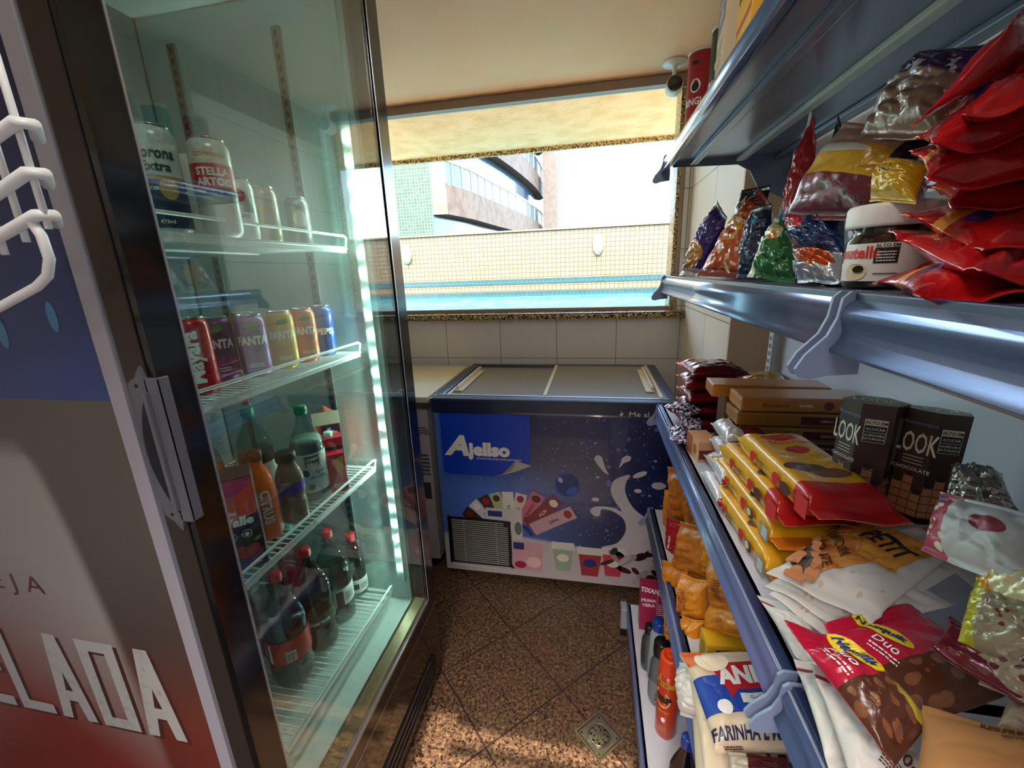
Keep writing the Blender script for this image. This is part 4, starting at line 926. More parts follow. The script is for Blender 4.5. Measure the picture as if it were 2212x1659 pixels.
boxpack('carton', .075, .05, .10, mat('white_carton', 'D8D4CE', .5), 'white carton wedged behind the red biscuit bags', 'box', loc=(.388, .545, U), rot=(0, 0, .3), decals={'front': [(lines2(-.03, -.0, .05, .02, 4), mat('print_blue_grey', '6A7898', .5))]})
# ---------------- chocolate spread jar
jr = empty('spread_jar', (.324, .562, U)); tag(jr, 'chocolate hazelnut spread jar with a ribbed white lid', 'jar')
jr.rotation_euler = (0, 0, 0)
M_choc = mat('chocolate_spread', '2C150C', .12, coat=.8); M_lbl = mat('jar_label_white', 'E4DDD8', .4)
def oval(a): return 1.0
prof = [(.0, .001), (.030, .001), (.036, .004), (.038, .012), (.0385, .035), (.0375, .052), (.034, .058), (.0325, .063), (.035, .068)]
MB().lathe(prof, M_choc, 40, cap=False).build('glass_body', jr)
lb = MB(); ar = (math.radians(170), math.radians(330)); lb.lathe([(.0388, .010), (.0391, .035), (.0383, .050)], M_lbl, 40, cap=False, ang=ar)
def JM(a0, z0, r=.0396): return lambda x, y: (r*math.cos(a0+x/r), r*math.sin(a0+x/r), z0+y)
lb.flat(shift(text2d('nutella', .0125, .03, sx=.92), 0, 0), mat('red_logo', 'D22A2E', .4), JM(math.radians(203), .041)); lb.flat(rect2(-.010, -.008, .010, .008, 4, 1), blk, JM(math.radians(240), .037)); lb.flat(shift(lines2(-.008, -.006, .016, .012, 4, .4), 0, 0), wht, JM(math.radians(240), .037, .0400)); lb.flat(shift(text2d('ALTO EM', .0035, .02), 0, 0), blk, JM(math.radians(240), .0475))
lb.flat(ell2(0, 0, .012, .009, 20), mat('bread_cream', 'D9C09A', .5), JM(math.radians(202), .020)); lb.flat(ell2(.003, .003, .006, .004, 16), M_choc, JM(math.radians(202), .020, .0399)); lb.flat(rect2(-.010, -.0005, .010, .0005, 6, 1), blk, JM(math.radians(242), .018))
lb.build('label', jr)
MB().lathe([(.0375, .067), (.0405, .067), (.041, .070), (.041, .087), (.0395, .090), (.035, .091), (.0, .0905)], mat('lid_white', 'EFE6E4', .45), 96, flute=lambda a, z: .010*(1 if math.sin(a*48) > 0 else 0) if .068 < z < .089 else 0).build('lid', jr)
# ---------------- red biscuit bags at the near end
m_red = foil('red_wrapper', 'C81A1C', [('rect', 0, .0, .07, 1, 'A81416'), ('ell', .16, .45, .09, .07, '2A3A8A'), ('rect', .0, .52, .2, .66, 'E8A03A'), ('blob', 6, .6, 0, .5, 1, 1, 'A01012')], rough=.24, metal=.25)
m_red2 = foil('red_wrapper_deep', 'B4161C', [('ell', .5, .5, .3, .2, 'C8302A'), ('rect', 0, .93, 1, 1, '8E1014')], rough=.26, metal=.2)
m_red3 = foil('red_wrapper_barcode', 'B4161C', [('rect', 0, .93, 1, 1, '8E1014'), ('rect', .02, .30, .22, .62, 'E4DAD6'), ('rect', .05, .42, .19, .50, '5A5A68')], rough=.26, metal=.2)
reds = [
 ([(0.215, 0.330, 1.457), (0.329, 0.360, 1.447), (0.514, 0.620, 1.473), (0.258, 0.460, 1.461)], 'lowest of the red biscuit bags on the eye-level shelf'),
 ([(0.259, 0.350, 1.465), (0.343, 0.360, 1.462), (0.512, 0.600, 1.517), (0.256, 0.450, 1.498)], 'second red biscuit bag up, its crimped end curling over the lowest'),
 ([(0.280, 0.380, 1.482), (0.360, 0.380, 1.487), (0.523, 0.620, 1.544), (0.270, 0.460, 1.519)], 'red biscuit bag level with the lid of the spread jar'),
 ([(0.282, 0.420, 1.521), (0.370, 0.400, 1.519), (0.512, 0.620, 1.587), (0.308, 0.500, 1.549)], 'red biscuit bag with a white barcode patch, middle of the pile'),
 ([(0.248, 0.400, 1.536), (0.360, 0.400, 1.538), (0.478, 0.580, 1.614), (0.267, 0.460, 1.569)], 'red biscuit bag with a flat pointed seal, fourth from the top of the pile'),
 ([(0.246, 0.400, 1.559), (0.356, 0.400, 1.570), (0.471, 0.580, 1.656), (0.269, 0.460, 1.578)], 'red biscuit bag third from the top of the pile'),
 ([(0.251, 0.380, 1.570), (0.349, 0.400, 1.596), (0.462, 0.580, 1.692), (0.313, 0.500, 1.609)], 'red biscuit bag just beneath the topmost one'),
 ([(0.242, 0.420, 1.580), (0.299, 0.420, 1.649), (0.539, 0.620, 1.748), (0.480, 0.620, 1.683)], 'topmost red biscuit bag with its crimped end pointing up')]
for i, (q, l) in enumerate(reds):
    if i == 7: q = [q[0], q[3], q[2], q[1]]; q = [q[1], q[2], q[3], q[0]]; q = [q[3], q[0], q[1], q[2]]
    pack('biscuit_bag', q, .032, m_red3 if i == 3 else (m_red if i % 2 == 0 else m_red2), None, l, 'biscuit bag', 'red biscuit bags piled at the near end', amp=.007, seed=31+i, freq=4.0, seals=(.13, .13), curl=.010, pinch=.10)

# ---------------- top shelf: cans and cartons
def tube_can(x, y, r, h, col, lid, label, txt, z0=TOP, ang=-125):
    o = empty('crisp_tube', (x, y, z0)); tag(o, label, 'crisp tube', 'tubes and cartons on the top shelf')
    b = MB(); b.lathe([(r*.98, 0), (r, .004), (r, h-.006)], col, 32, cap=True)
    a0 = math.radians(ang); r2 = r+.0006
    M = lambda z: (lambda x, y: (r2*math.cos(a0+x/r2), r2*math.sin(a0+x/r2), z+y))
    b.flat(shift(text2d(txt, .018, .03, sx=.8), 0, 0), wht, M(h*.46)); b.flat(ell2(0, 0, .014, .017, 20), wht, M(h*.62)); b.flat(ell2(0, -.002, .010, .011, 20), blk, lambda x, y: ((r+.001)*math.cos(a0+x/r), (r+.001)*math.sin(a0+x/r), h*.62+y)); b.flat(shift(rect2(-.012, -.004, .012, .004, 4, 1), 0, 0), blk, M(h*.86)); b.build('tube', o)
    MB().lathe([(r+.0004, h-.008), (r+.0015, h-.006), (r+.0015, h), (r-.002, h+.003), (r-.004, h+.001), (0, h+.001)], lid, 32, cap=False).build('lid', o)
tube_can(.284, 1.415, .036, .235, mat('tube_red', 'A32430', .35), mat('lid_clear_grey', 'C9BFB8', .25), 'red crisp tube at the window end of the top shelf', 'PRINGLES')
tube_can(.316, 1.30, .036, .235, mat('tube_green', '1F4436', .35), mat('lid_clear_grey'), 'dark green crisp tube next to the red one on the top shelf', 'PRINGLES')
boxpack('oat_carton', .05, .12, .235, mat('carton_cream', 'D8C8AC', .55), 'cream carton of oat flakes standing on the top shelf', 'carton', 'tubes and cartons on the top shelf', loc=(.288, 1.14, TOP), rot=(0, 0, -.12), decals={'left': [(rect2(-.055, .045, .055, .115), mat('print_mauve', '8A7A8E', .5)), (shift(text2d('NESTLE', .014, .02), .0, .095), wht), (shift(text2d('AVEIA', .016, .03), .0, .07), wht), (shift(text2d('FLOCOS', .017, 0), 0, .01), mat('print_tan', 'A08A64', .5)), (shift(text2d('FINOS', .017, 0), 0, -.02), mat('print_tan'))]})
boxpack('maize_carton', .05, .12, .235, mat('carton_yellow', 'E0A428', .5), 'yellow carton standing nearer the camera on the top shelf', 'carton', 'tubes and cartons on the top shelf', loc=(.288, .98, TOP), rot=(0, 0, -.08), decals={'left': [(shift(text2d('MILHO', .022, .04), .0, .04), blk), (rect2(-.055, -.02, .055, -.01), mat('red_logo')), (rect2(-.055, -.10, .055, -.06), mat('red_logo'))]})
boxpack('flour_carton', .05, .12, .22, mat('carton_white_warm', 'DCD0C0', .5), 'white carton nearest the camera on the top shelf', 'carton', 'tubes and cartons on the top shelf', loc=(.290, .82, TOP), rot=(0, 0, .03))
# ================================================================== middle shelf
g_red = 'dark red biscuit packets stacked at the window end'
m_bord = foil('bordeaux_wrapper', '7E1420', [('rect', 0, .72, .38, 1, 'D8342E'), ('ell', .2, .84, .12, .1, 'C8A090'), ('blob', 6, .58, .3, 0, 1, 1, '5A0E18')], rough=.22, metal=.3)
zz = [.022, .062, .102, .142, .182]
for i in range(5):
    l = ['lowest dark red packet of the stack at the window end', 'second dark red packet up in the window-end stack', 'middle dark red packet of the window-end stack', 'dark red packet just below the top of the window-end stack', 'topmost dark red packet of the stack at the window end']
    pack('biscuit_packet', [V3(p)+V3(((0, .004, .012, .004, .010)[i], 0, 0)) for p in flatq(.262, 1.235, .425, 1.40, MID+zz[i], rot=(.05, -.1, .06, -.04, .1)[i])][0:4], .043, m_bord, None, l[i], 'biscuit packet', g_red, pu=4, pv=4, amp=.006, seed=50+i, seals=(.06, .06), freq=4)
m_lil = foil('lilac_wrapper', '3A2050', [('blob', 7, .5, 0, 0, 1, 1, 'E0D4EA')], rough=.2, metal=.4)
for i, (x, y, z, r) in enumerate([(.268, 1.20, .018, .5), (.276, 1.18, .052, -.3), (.262, 1.23, .080, .9), (.262, 1.15, .02, 1.3)]):
    pack('candy_packet', flatq(x-.03, y-.045, x+.03, y+.045, MID+z, rot=r), .03, m_lil, None, ['lower lilac foil sweet packet by the shelf edge', 'lilac foil sweet packet lying on top of another', 'highest crumpled lilac foil sweet packet against the red stack', 'lilac foil sweet packet nearest the peach box'][i], 'sweet packet', 'crumpled lilac sweet packets', amp=.008, seed=60+i, nu=20, nv=24, freq=3, curl=.01)
boxpack('peach_box', .05, .085, .055, mat('peach_carton', 'E8A87C', .5), 'small peach coloured box at the shelf edge below the sweets', 'box', loc=(.285, 1.085, MID), rot=(0, 0, .12), decals={'left': [(rect2(-.042, -.027, -.0, .027), mat('print_orange_brown', 'C06A34', .5)), (ell2(.02, 0, .012, .014), mat('print_orange_brown'))], 'front': [(rect2(-.022, -.02, .022, .005), mat('print_dark_red', '7A2A20', .5))]})
m_nood = foil('pasta_yellow', 'D0922A', [('blob', 18, .5, 0, 0, .6, 1, 'E8C8A0'), ('rect', .62, 0, 1, 1, 'B88A1E')], metal=.1)
pack('pasta_bag', [(0.442, 1.360, 1.100), (0.579, 1.300, 1.120), (0.609, 1.460, 1.128), (0.491, 1.460, 1.130)], .05, m_nood, None, 'yellow and brown bag slumped before the shelf upright', 'snack bag', amp=.006, seed=66, pu=2.2)
# flat wafer cartons seen end on, six deep
m_waf = [('C07A34', 'top'), ('8A5A22', ''), ('9A7026', ''), ('8E6A2A', ''), ('5A2030', ''), ('4A1A2C', '')]
for k in range(6):
    col = ['C87F38', 'A8742C', 'A8802E', '8E6A2A', '5C2434', '4A1A2C'][5-k] if False else ['4A1A2C', '5C2434', '8E6A2A', '94702A', '9A6A2A', 'C07C3A'][k]
    fr_ = {'front': [(shift(text2d('Bauducco', .010, .01, shear=.2), -.06, .001), mat('red_logo_dark', '8E2418', .5)), (ell2(.045, 0, .010, .010, 16), mat('red_logo_dark')), (shift(text2d('WAFER', .006, .02), .0, .0), wht), (shift(text2d('140g', .008, .02), .075, 0), mat('print_cream', 'E0C8A0', .5))]} if k == 5 else {'front': [(rect2(.0, -.009, .10, .009), mat('print_dark_maroon', '5A1420', .5)), (shift(text2d(['CHOCO', 'AMENDOIM', 'ORIGINAL', 'CHOCO', 'LIMAO'][k], .006, .02), .05, 0), mat('print_cream', 'E0C8A0', .5))]}
    boxpack('wafer_packet', .262, .085, .0315, printed('wafer_%d' % k, col, [], .35, 0, .3, bump=(40, .25, .002)), ['lowest wafer packet under the dark stack', 'second dark wafer packet from the shelf', 'third wafer packet from the shelf', 'fourth wafer packet from the shelf', 'wafer packet directly below the orange top one', 'orange wafer packet on top of the stack behind the brown boxes'][k], 'wafer packet', 'flat wafer packets in a stack', loc=(.452+(k % 2)*.006, 1.00+.004*(k % 3), MID+.033*k), rot=(0, 0, -.02+.015*(k % 3)), decals=fr_, bev=.005)
boxpack('wafer_packet', .26, .08, .0315, printed('wafer_back', 'C87A24', [], .35, 0, .3), 'orange wafer packet lying behind the top of the wafer stack', 'wafer packet', 'flat wafer packets in a stack', loc=(.425, 1.105, MID+.1655), rot=(0, 0, -.05), bev=.005)
boxpack('wafer_carton', .25, .07, .164, printed('wafer_carton', '6A4A22', [], .4, 0, .2), 'brown carton carrying the rear orange wafer packet', 'box', loc=(.455, 1.110, MID), rot=(0, 0, -.04), bev=.003)
# white and red chocolate packets
m_wr = foil('white_red_wrapper', 'D8D0D4', [('rect', .42, 0, 1, 1, 'A02034'), ('ell', .42, .5, .12, .3, '8A1A2A')], rough=.25, metal=.3)
for i in range(3):
    pack('chocolate_packet', flatq(.282+.004*i, .925, .372+.004*i, 1.04, MID+.022+.043*i, rot=(.1, -.05, .06)[i]), .043, m_wr, None, ['lowest white and red chocolate packet left of the yellow packs', 'middle white and red chocolate packet of three', 'topmost white and red chocolate packet of three'][i], 'chocolate packet', 'white and red chocolate packets', pu=5, pv=5, amp=.005, seed=70+i, freq=4, nu=26, nv=30)
m_rs = foil('red_strip_wrapper', 'C42430', [('rect', 0, .0, .45, 1, 'E6DCDC'), ('rect', .0, .0, .2, .1, 'A01A22')], rough=.25)
pack('chocolate_bar', flatq(.250, .80, .296, .945, MID+.02, rot=.02), .034, m_rs, None, 'red and white chocolate bar on edge along the shelf rail', 'chocolate bar', pu=6, pv=6, amp=.002, seed=76, nu=18, nv=30)
pack('chocolate_bar', flatq(.262, .82, .300, .93, MID+.058, rot=-.03), .034, m_rs, None, 'red and white chocolate bar resting on the lower bar', 'chocolate bar', pu=6, pv=6, amp=.002, seed=77, nu=18, nv=30)
# yellow biscuit packs, long side towards the rail
yl = 'E8A81C'
def m_yel(n, endc, ev): return printed('yellow_biscuit_%s' % n, yl, [('rect', 0, 0, 1, ev, endc), ('ell', .35, .40, .28, .055, '5A2A14'), ('ell', .62, .34, .25, .05, '7A3A18'), ('ell', .55, .62, .17, .05, 'C8281E'), ('ell', .5, .80, .3, .05, 'C8281E'), ('rect', .25, .93, .95, .985, '3A2A1A')], .3, 0, .45, bump=(45, .35, .003))
def yside(q, dx): return q
ys = [(.262, .615, .365, .870, .021), (.272, .640, .378, .915, .064), (.276, .640, .384, .895, .107), (.290, .585, .402, .835, .150)]
ylab = ['lowest yellow biscuit pack, its orange end at the rail', 'second yellow biscuit pack up, its orange end above the lowest one', 'third yellow biscuit pack up, its red end just below the topmost', 'topmost yellow biscuit pack with a large red sealed end']
for i, (x0_, y0_, x1_, y1_, dz) in enumerate(ys):
    mt = m_yel('red', 'C01A1E', .24) if i > 1 else m_yel('orange', 'D8701C', .10)
    L_ = y1_-y0_; c0 = V3(((x0_+x1_)/2, (y0_+y1_)/2-.005, MID+dz)); hw = (x1_-x0_)/2-.0005
    items = [(ell2(-.03+.0, 0, .011, .011, 18), mat('red_logo')), (ell2(.055, .0, .009, .010, 18), mat('red_logo')), (ell2(-.062, 0, .014, .010, 18), mat('print_cocoa', '5A2A14', .5)), (ell2(-.058, 0, .008, .007, 16), mat('print_cream')), (lines2(.01, -.008, .03, .016, 3, .5, i), mat('print_cocoa'))]
    items += [(rect2(-L_/2+.006, -.013, -L_/2+.034, .013), mat('print_panel_grey', '8A8884', .5)), (bars2(-L_/2+.010, -.010, .02, .02, 10), wht)] if i < 2 else [(rect2(-L_/2+.05, -.008, -L_/2+.078, .008), mat('print_cocoa')), (rect2(-L_/2, -.015, -L_/2+.03, .015), mat('red_logo'))]
    def side(m, c, items=items, hw=hw, c0=c0):
        T = Matrix.Translation(c0-c) @ Matrix.Rotation(.06, 4, 'Z')
        for k, (p, dm) in enumerate(items): m.flat(p, dm, lambda a, b: (-hw-.0022-.0002*k, a, b), T)
    pack('biscuit_pack', flatq(x0_, y0_-.03, x1_, y1_+.02, MID+dz, rot=.06), .043, mt, None, ylab[i], 'biscuit pack', 'yellow biscuit packs laid in a pile', pu=14, pv=14, amp=.0015, seed=80+i, seals=(.10, .08), curl=.006, nu=40, nv=60, pinch=.03, extra=side,
         decals=[(shift(text2d('PASSATEMPO', .010, .02), .012, .065), mat('red_logo')), (shift(lines2(.02, .10, .03, .014, 4), 0, 0), blk)] if i == 3 else ())
# dark packets in the shade behind
for i, (x, y, z, r, l) in enumerate([(.47, .88, .02, .1, 'dark packet lying in the shade behind the yellow packs'), (.48, .87, .055, -.1, 'black packet with a pale emblem resting on another dark packet')]):
    pack('biscuit_packet', flatq(x-.08, y-.05, x+.08, y+.05, MID+z, rot=r), .034, foil('dark_wrapper', '1E161C', [('ell', .7, .5, .1, .2, '8A8C98'), ('rect', .1, .2, .4, .3, '6A6A74')]), None, l, 'biscuit packet', 'dark packets in the shade', amp=.003, seed=90+i, pu=4, pv=4)
# hexagonal cocoa biscuit cartons
m_look = mat('cocoa_carton', '3A1A12', .38, coat=.2); m_wafp = printed('cocoa_wafer_art', 'B87850', [('blob', 9, .56, 0, 0, 1, 1, '5A2C1A')], .4)
def hexbox(loc, rot, h, label, upright=True, s=.036):
    o = empty('hexagonal_carton', loc, rot); tag(o, label, 'box', 'dark brown hexagonal cartons')
    # footprint: elongated hexagon, face normals at 190, 250, 310 degrees
    P = [(s*1.12*math.cos(math.radians(a)), s*math.sin(math.radians(a))) for a in (160, 220, 280, 340, 40, 100)]
    b = MB(); b.prism(P, 0, h, m_look)
    def face(i, off=.0004):
        a, c = V3((*P[i], 0)), V3((*P[(i+1) % 6], 0)); m_ = (a+c)/2; e = (c-a).normalized(); n_ = V3((e.y, -e.x, 0))
        return (lambda x, y, k=0: m_+e*x+n_*(off)+V3((0, 0, h/2+y))), (c-a).length
    F0, w0 = face(0); F1, w1 = face(1); F2, w2 = face(2)
    # biscuit roll picture round the foot
    for Fn, wn_ in ((F0, w0), (F1, w1), (F2, w2)):
        for kx in range(3):
            x = -wn_/2+wn_*(kx+.5)/3; top = -h*.10-.012*((kx*2+1) % 3)
            b.flat(rect2(x-wn_*.155, -h/2+.002, x+wn_*.155, top, 1, 1), m_wafp, Fn); b.flat(ell2(x, top, wn_*.155, .004, 14), mat('cocoa_hole', '241008', .5), lambda x_, y_, Fn=Fn: Fn(x_, y_)+V3((-.0003, -.0004, 0)))
            for q in range(5): b.flat(rect2(x-wn_*.155, -h/2+.010+q*.012, x+wn_*.155, -h/2+.0112+q*.012), mat('cocoa_hole'), lambda x_, y_, Fn=Fn: Fn(x_, y_)+V3((-.0003, -.0004, 0)))
    b.flat(shift(text2d('LOOK', .030, .012, sx=.42), 0, h*.20), mat('print_ivory', 'E8DCC8', .4), F0); b.flat(shift(text2d('Montevergine', .005, .01), 0, h*.38), mat('print_blue', '6A7AC0', .5), F0)
    for q in range(3): b.flat(rect2(-w0*.32, h*.06-q*.005, w0*.32, h*.06-q*.005+.001), mat('print_ivory'), F0)
    b.flat(shift(text2d('CHOCOLATE', .0052, .01), 0, -h*.055), mat('print_ivory'), F0)
    b.flat(rect2(-w1*.34, h*.14, w1*.34, h*.36), mat('print_ivory'), F1); up = lambda x_, y_: F1(x_, y_)+V3((-.0001, -.0003, 0)); up2 = lambda x_, y_: F1(x_, y_)+V3((-.0002, -.0006, 0))
    b.flat(rect2(-w1*.32, h*.145, w1*.32, h*.235), blk, up); b.flat(rect2(-w1*.32, h*.24, w1*.32, h*.30), blk, up); b.flat(shift(text2d('ALTO EM', .0045, .02), 0, h*.33), blk, up); b.flat(shift(text2d('ACUCAR', .004, .01), 0, h*.27), wht, up2); b.flat(shift(text2d('GORDURA', .0036, .01), 0, h*.21), wht, up2); b.flat(shift(text2d('SATURADA', .0036, .01), 0, h*.175), wht, up2)
    b.flat(rect2(-w2*.2, -.02*h/.16, w2*.25, h*.38), mat('print_small_grey', '7A6C68', .5), F2); b.flat(rect2(-w2*.2, -h*.26, w2*.25, -.03*h/.16), mat('print_ivory'), F2); b.flat(bars2(-w2*.16, -h*.24, w2*.36, h*.18, 9), blk, lambda x_, y_: F2(x_, y_)+V3((.0002, -.0004, 0)))
    b.flat(shift(text2d('LOOK', .024, .01, sx=.6), 0, 0, -.5), mat('print_ivory'), lambda x, y: (x, y, h+.0004))
    c = b.build('carton', o); return o
hexbox((.418, .685, MID+.118), (math.radians(-3), math.radians(2), 0), .160, 'upright brown hexagonal carton left of its twin')
hexbox((.478, .655, MID+.118), (math.radians(-4), math.radians(7), .35), .155, 'upright brown hexagonal carton leaning to the right')
hexbox((.410, .685, MID), (0, 0, .1), .115, 'brown hexagonal carton underneath the left upright one')
hexbox((.480, .655, MID), (0, 0, .2), .115, 'brown hexagonal carton underneath the leaning one')
# foil and sweet bags at the back right
pack('foil_bag', [(0.439, 0.560, 1.167), (0.481, 0.520, 1.196), (0.524, 0.600, 1.207), (0.482, 0.620, 1.208)], .05, mat('crinkled_clear_film', 'A8A4A2', .12, .75, bump=(50, .8, .006)), silver, 'shiny silver cellophane bag against the white back panel', 'bag', amp=.016, seed=101, freq=4)
m_dot = printed('sweet_dots_bag', 'C9C6C4', [('rect', 0, 0, .26, 1, 'B8405A'), ('dots', 9, .40, 0, 0, .28, 1, 'E8DCC8', 1.0), ('ell', .65, .6, .16, .12, '9A3A4A'), ('ell', .07, .85, .05, .04, '3AA0C8')], .45, 0, .15, bump=(30, .5, .004))
pack('sweet_bag', [(0.382, 0.500, 1.148), (0.400, 0.400, 1.175), (0.445, 0.440, 1.230), (0.431, 0.560, 1.196)], .045, m_dot, None, 'white bag of round sweets with a magenta dotted strip', 'sweet bag', amp=.006, seed=103)
pack('snack_bag', [(0.378, 0.420, 1.131), (0.407, 0.380, 1.174), (0.439, 0.420, 1.213), (0.434, 0.480, 1.168)], .04, foil('amber_strip_wrapper', 'E8DCA8', [('rect', 0, .0, .34, 1, 'E8A420')]), None, 'cream bag with an amber crimped edge at the right picture edge', 'snack bag', 'bags heaped at the right', amp=.005, seed=105)
m_gy = foil('green_yellow_wrapper', 'A8987A', [('rect', .0, .0, .22, 1, 'C8C030'), ('dots', 9, .3, .25, .4, 1, 1, '8A3A30')])
pack('snack_bag', [(0.353, 0.400, 1.108), (0.389, 0.350, 1.129), (0.413, 0.380, 1.175), (0.398, 0.450, 1.158)], .04, m_gy, None, 'beige bag with a yellow-green crimped edge right of the white bags', 'snack bag', 'bags heaped at the right', amp=.006, seed=107)
m_nut = printed('nut_bar_bag', 'A8907A', [('dots', 7, .38, 0, .2, .7, .9, '6A2A24'), ('dots', 13, .25, .1, 0, 1, 1, 'D8C8A8')], .5, 0, .1, bump=(40, .5, .004))
pack('snack_bag', [(0.363, 0.380, 1.088), (0.388, 0.330, 1.115), (0.403, 0.360, 1.160), (0.394, 0.420, 1.111)], .035, m_nut, None, 'beige nut snack bag at the right picture edge above the kraft bag', 'snack bag', 'bags heaped at the right', amp=.006, seed=109)
pack('snack_bag', [(0.334, 0.400, 1.105), (0.390, 0.340, 1.092), (0.407, 0.360, 1.105), (0.376, 0.440, 1.112)], .025, foil('deep_red_wrapper', '6E1424', []), None, 'deep red bag edge pressed between the beige bags', 'snack bag', 'bags heaped at the right', amp=.004, seed=110)
# white peanut bags in a fanned pile
m_pet = printed('white_peanut_bag', 'D6D0C8', [('dots', 9, .17, 0, 0, 1, 1, 'C4B29A', .8)], .5, 0, .12, bump=(24, .45, .005))
m_pet2 = m_pet
def pshift(d): return [(([(x*.84-.004, y*1.5-.030) for x, y in p[0]], p[1]), m_) for p, m_ in d]
cara = mat('print_caramel', 'C8843A', .5); coco = mat('print_cocoa'); amb = mat('print_amber', 'D89A3C', .5)
pet_dec = [(tri_poly([(-.075, .055), (-.02, .062), (.055, .022), (.03, -.012), (-.035, -.05), (-.085, -.02), (-.095, .02)]), cara), (tri_poly([(-.012, .058), (.078, .038), (.060, -.008), (.01, .0)]), amb),
           (shift(text2d('PETIT', .019, .035, shear=.2, sx=1.15), .028, .026, -.28), mat('print_dark_navy', '2A2430', .5)), (shift(text2d('AMENDOIM', .0105, .03, shear=.25), -.028, .012, -.62), coco), (shift(text2d('CHOCOLATE', .0105, .03, shear=.25), -.040, -.004, -.62), coco),
           (shift(text2d('dori', .013, .04), .055, .068, -.06), mat('red_logo')), (shift(text2d('70g', .011, .01), .02, -.078, -.35), coco), (shift(lines2(0, 0, .022, .014, 5), -.012, -.078, -.35), coco), (shift(lines2(0, 0, .018, .012, 5), -.098, .02, -.4), coco)]
nut = mat('print_nut', 'C07A48', .5)
for x, y, r in ((-.075, -.012, .014), (-.055, -.03, .014), (-.09, .034, .012), (-.078, .046, .010), (-.035, -.052, .012), (-.022, -.058, .010), (-.012, -.045, .010)): pet_dec.append((ell2(x, y, r, r*.8, 14), nut))
for i in range(5): pet_dec.append((ell2(-.062+i*.012, .012-i*.012, .009, .006, 12, -.6), nut))
pet_dec.insert(2, (tri_poly([(-.085, .018), (-.068, .022), (-.02, -.036), (-.03, -.05), (-.07, -.03)]), mat('print_stone', '5A5048', .5)))
pets = [([(0.242, 0.545, 1.061), (0.316, 0.455, 1.079), (0.534, 0.605, 1.122), (0.414, 0.675, 1.081)], 'topmost white peanut bag with the caramel and navy lettering', pshift(pet_dec), .04),
        ([(0.241, 0.545, 1.044), (0.305, 0.460, 1.052), (0.487, 0.560, 1.093), (0.397, 0.640, 1.077)], 'white peanut bag directly beneath the lettered one', pet_dec[-1:] , .035),
        ([(0.243, 0.530, 1.036), (0.290, 0.465, 1.034), (0.429, 0.500, 1.075), (0.385, 0.600, 1.073)], 'third white peanut bag down the fanned pile', (), .03)]
for i, (q, l, dc, t_) in enumerate(pets):
    pack('peanut_bag', q, t_, m_pet, None, l, 'peanut bag', 'white peanut bags', amp=.008, seed=111+i, seals=(.08, .05), freq=3.0, curl=.008, decals=dc, nu=44, nv=50)
m_fan = printed('white_bag_fan', 'D2CEC6', [('rect', 0, .86, .3, .9, '8A2A34')], .5, 0, .1, bump=(24, .4, .004))
fans = [([(0.246, 0.451, 1.020), (0.271, 0.420, 1.020), (0.281, 0.515, 1.040), (0.236, 0.549, 1.020)], 'white peanut bag with its crimped end hanging over the rail'),
        ([(0.223, 0.330, 1.020), (0.274, 0.333, 1.040), (0.287, 0.425, 1.050), (0.237, 0.441, 1.030)], 'white peanut bag along the rail beside the magenta bags'),
        ([(0.223, 0.294, 1.045), (0.281, 0.304, 1.055), (0.299, 0.384, 1.070), (0.234, 0.402, 1.060)], 'white peanut bag printed 70 g in front of the magenta bags')]
for i, (q, l) in enumerate(fans):
    pack('peanut_bag', q, .022, m_fan, None, l, 'peanut bag', 'white peanut bags', amp=.005, seed=121+i, seals=(.1, .16), freq=3, curl=.006, decals=[(shift(text2d('70g', .011, .01), .02, -.03, -.9), coco), (shift(lines2(0, 0, .02, .012, 5), -.005, -.03, -.9), coco)] if i == 2 else ())
# magenta cereal bags
m_mag = foil('magenta_cereal_bag', 'C4163C', [('rect', .0, .0, 1, .45, '5A3020'), ('dots', 8, .40, 0, 0, 1, .42, '8A5636'), ('rect', .78, .0, 1, .35, 'D0B83A')], rough=.3, metal=.1)
yo = mat('print_yellow', 'F0D020', .4); nb = mat('print_navy_letters', '1A2A6A', .4)
def magdec(s=1): return [(ell2(.0, 0, .040, .018, 28), yo), (text2d('Nesquik', .013, .05, shear=.2), nb), (shift(text2d('Duo', .014, .01, shear=.3), .012, -.030), wht), (shift(lines2(0, 0, .04, .012, 2, .4), -.005, -.052), wht)]
mags = [([(0.480, 0.424, 1.020), (0.317, 0.325, 1.030), (0.225, 0.441, 1.075), (0.296, 0.462, 1.085)], 'magenta cereal bag with a yellow oval, the one further from the camera'),
        ([(0.345, 0.339, 1.060), (0.249, 0.293, 1.065), (0.210, 0.423, 1.100), (0.268, 0.436, 1.090)], 'magenta cereal bag with a yellow oval, the one nearer the camera')]
def rq(q, k): return q[k:]+q[:k]
pack('cereal_bag', [(0.260, 0.333, 1.060), (0.459, 0.426, 1.050), (0.381, 0.498, 1.070), (0.265, 0.446, 1.080)], .03, m_mag, None, 'magenta cereal bag with a yellow oval, the one further from the camera', 'cereal bag', 'magenta cereal bags', amp=.005, seed=131, seals=(.06, .12), freq=3, curl=.008, decals=[(shift(a, -.020, .030, -1.17, .8), b) for a, b in magdec()])
pack('cereal_bag', [(0.242, 0.292, 1.085), (0.297, 0.337, 1.085), (0.270, 0.408, 1.100), (0.211, 0.421, 1.100)], .03, m_mag, None, 'magenta cereal bag with a yellow oval, the one nearer the camera', 'cereal bag', 'magenta cereal bags', amp=.005, seed=133, seals=(.08, .25), freq=3, curl=.006, decals=[(shift(a, .016, .024, -1.55, .75), b) for a, b in magdec()])
m_kr = printed('kraft_paper', 'A87440', [], .75, 0, 0, bump=(30, .3, .003))
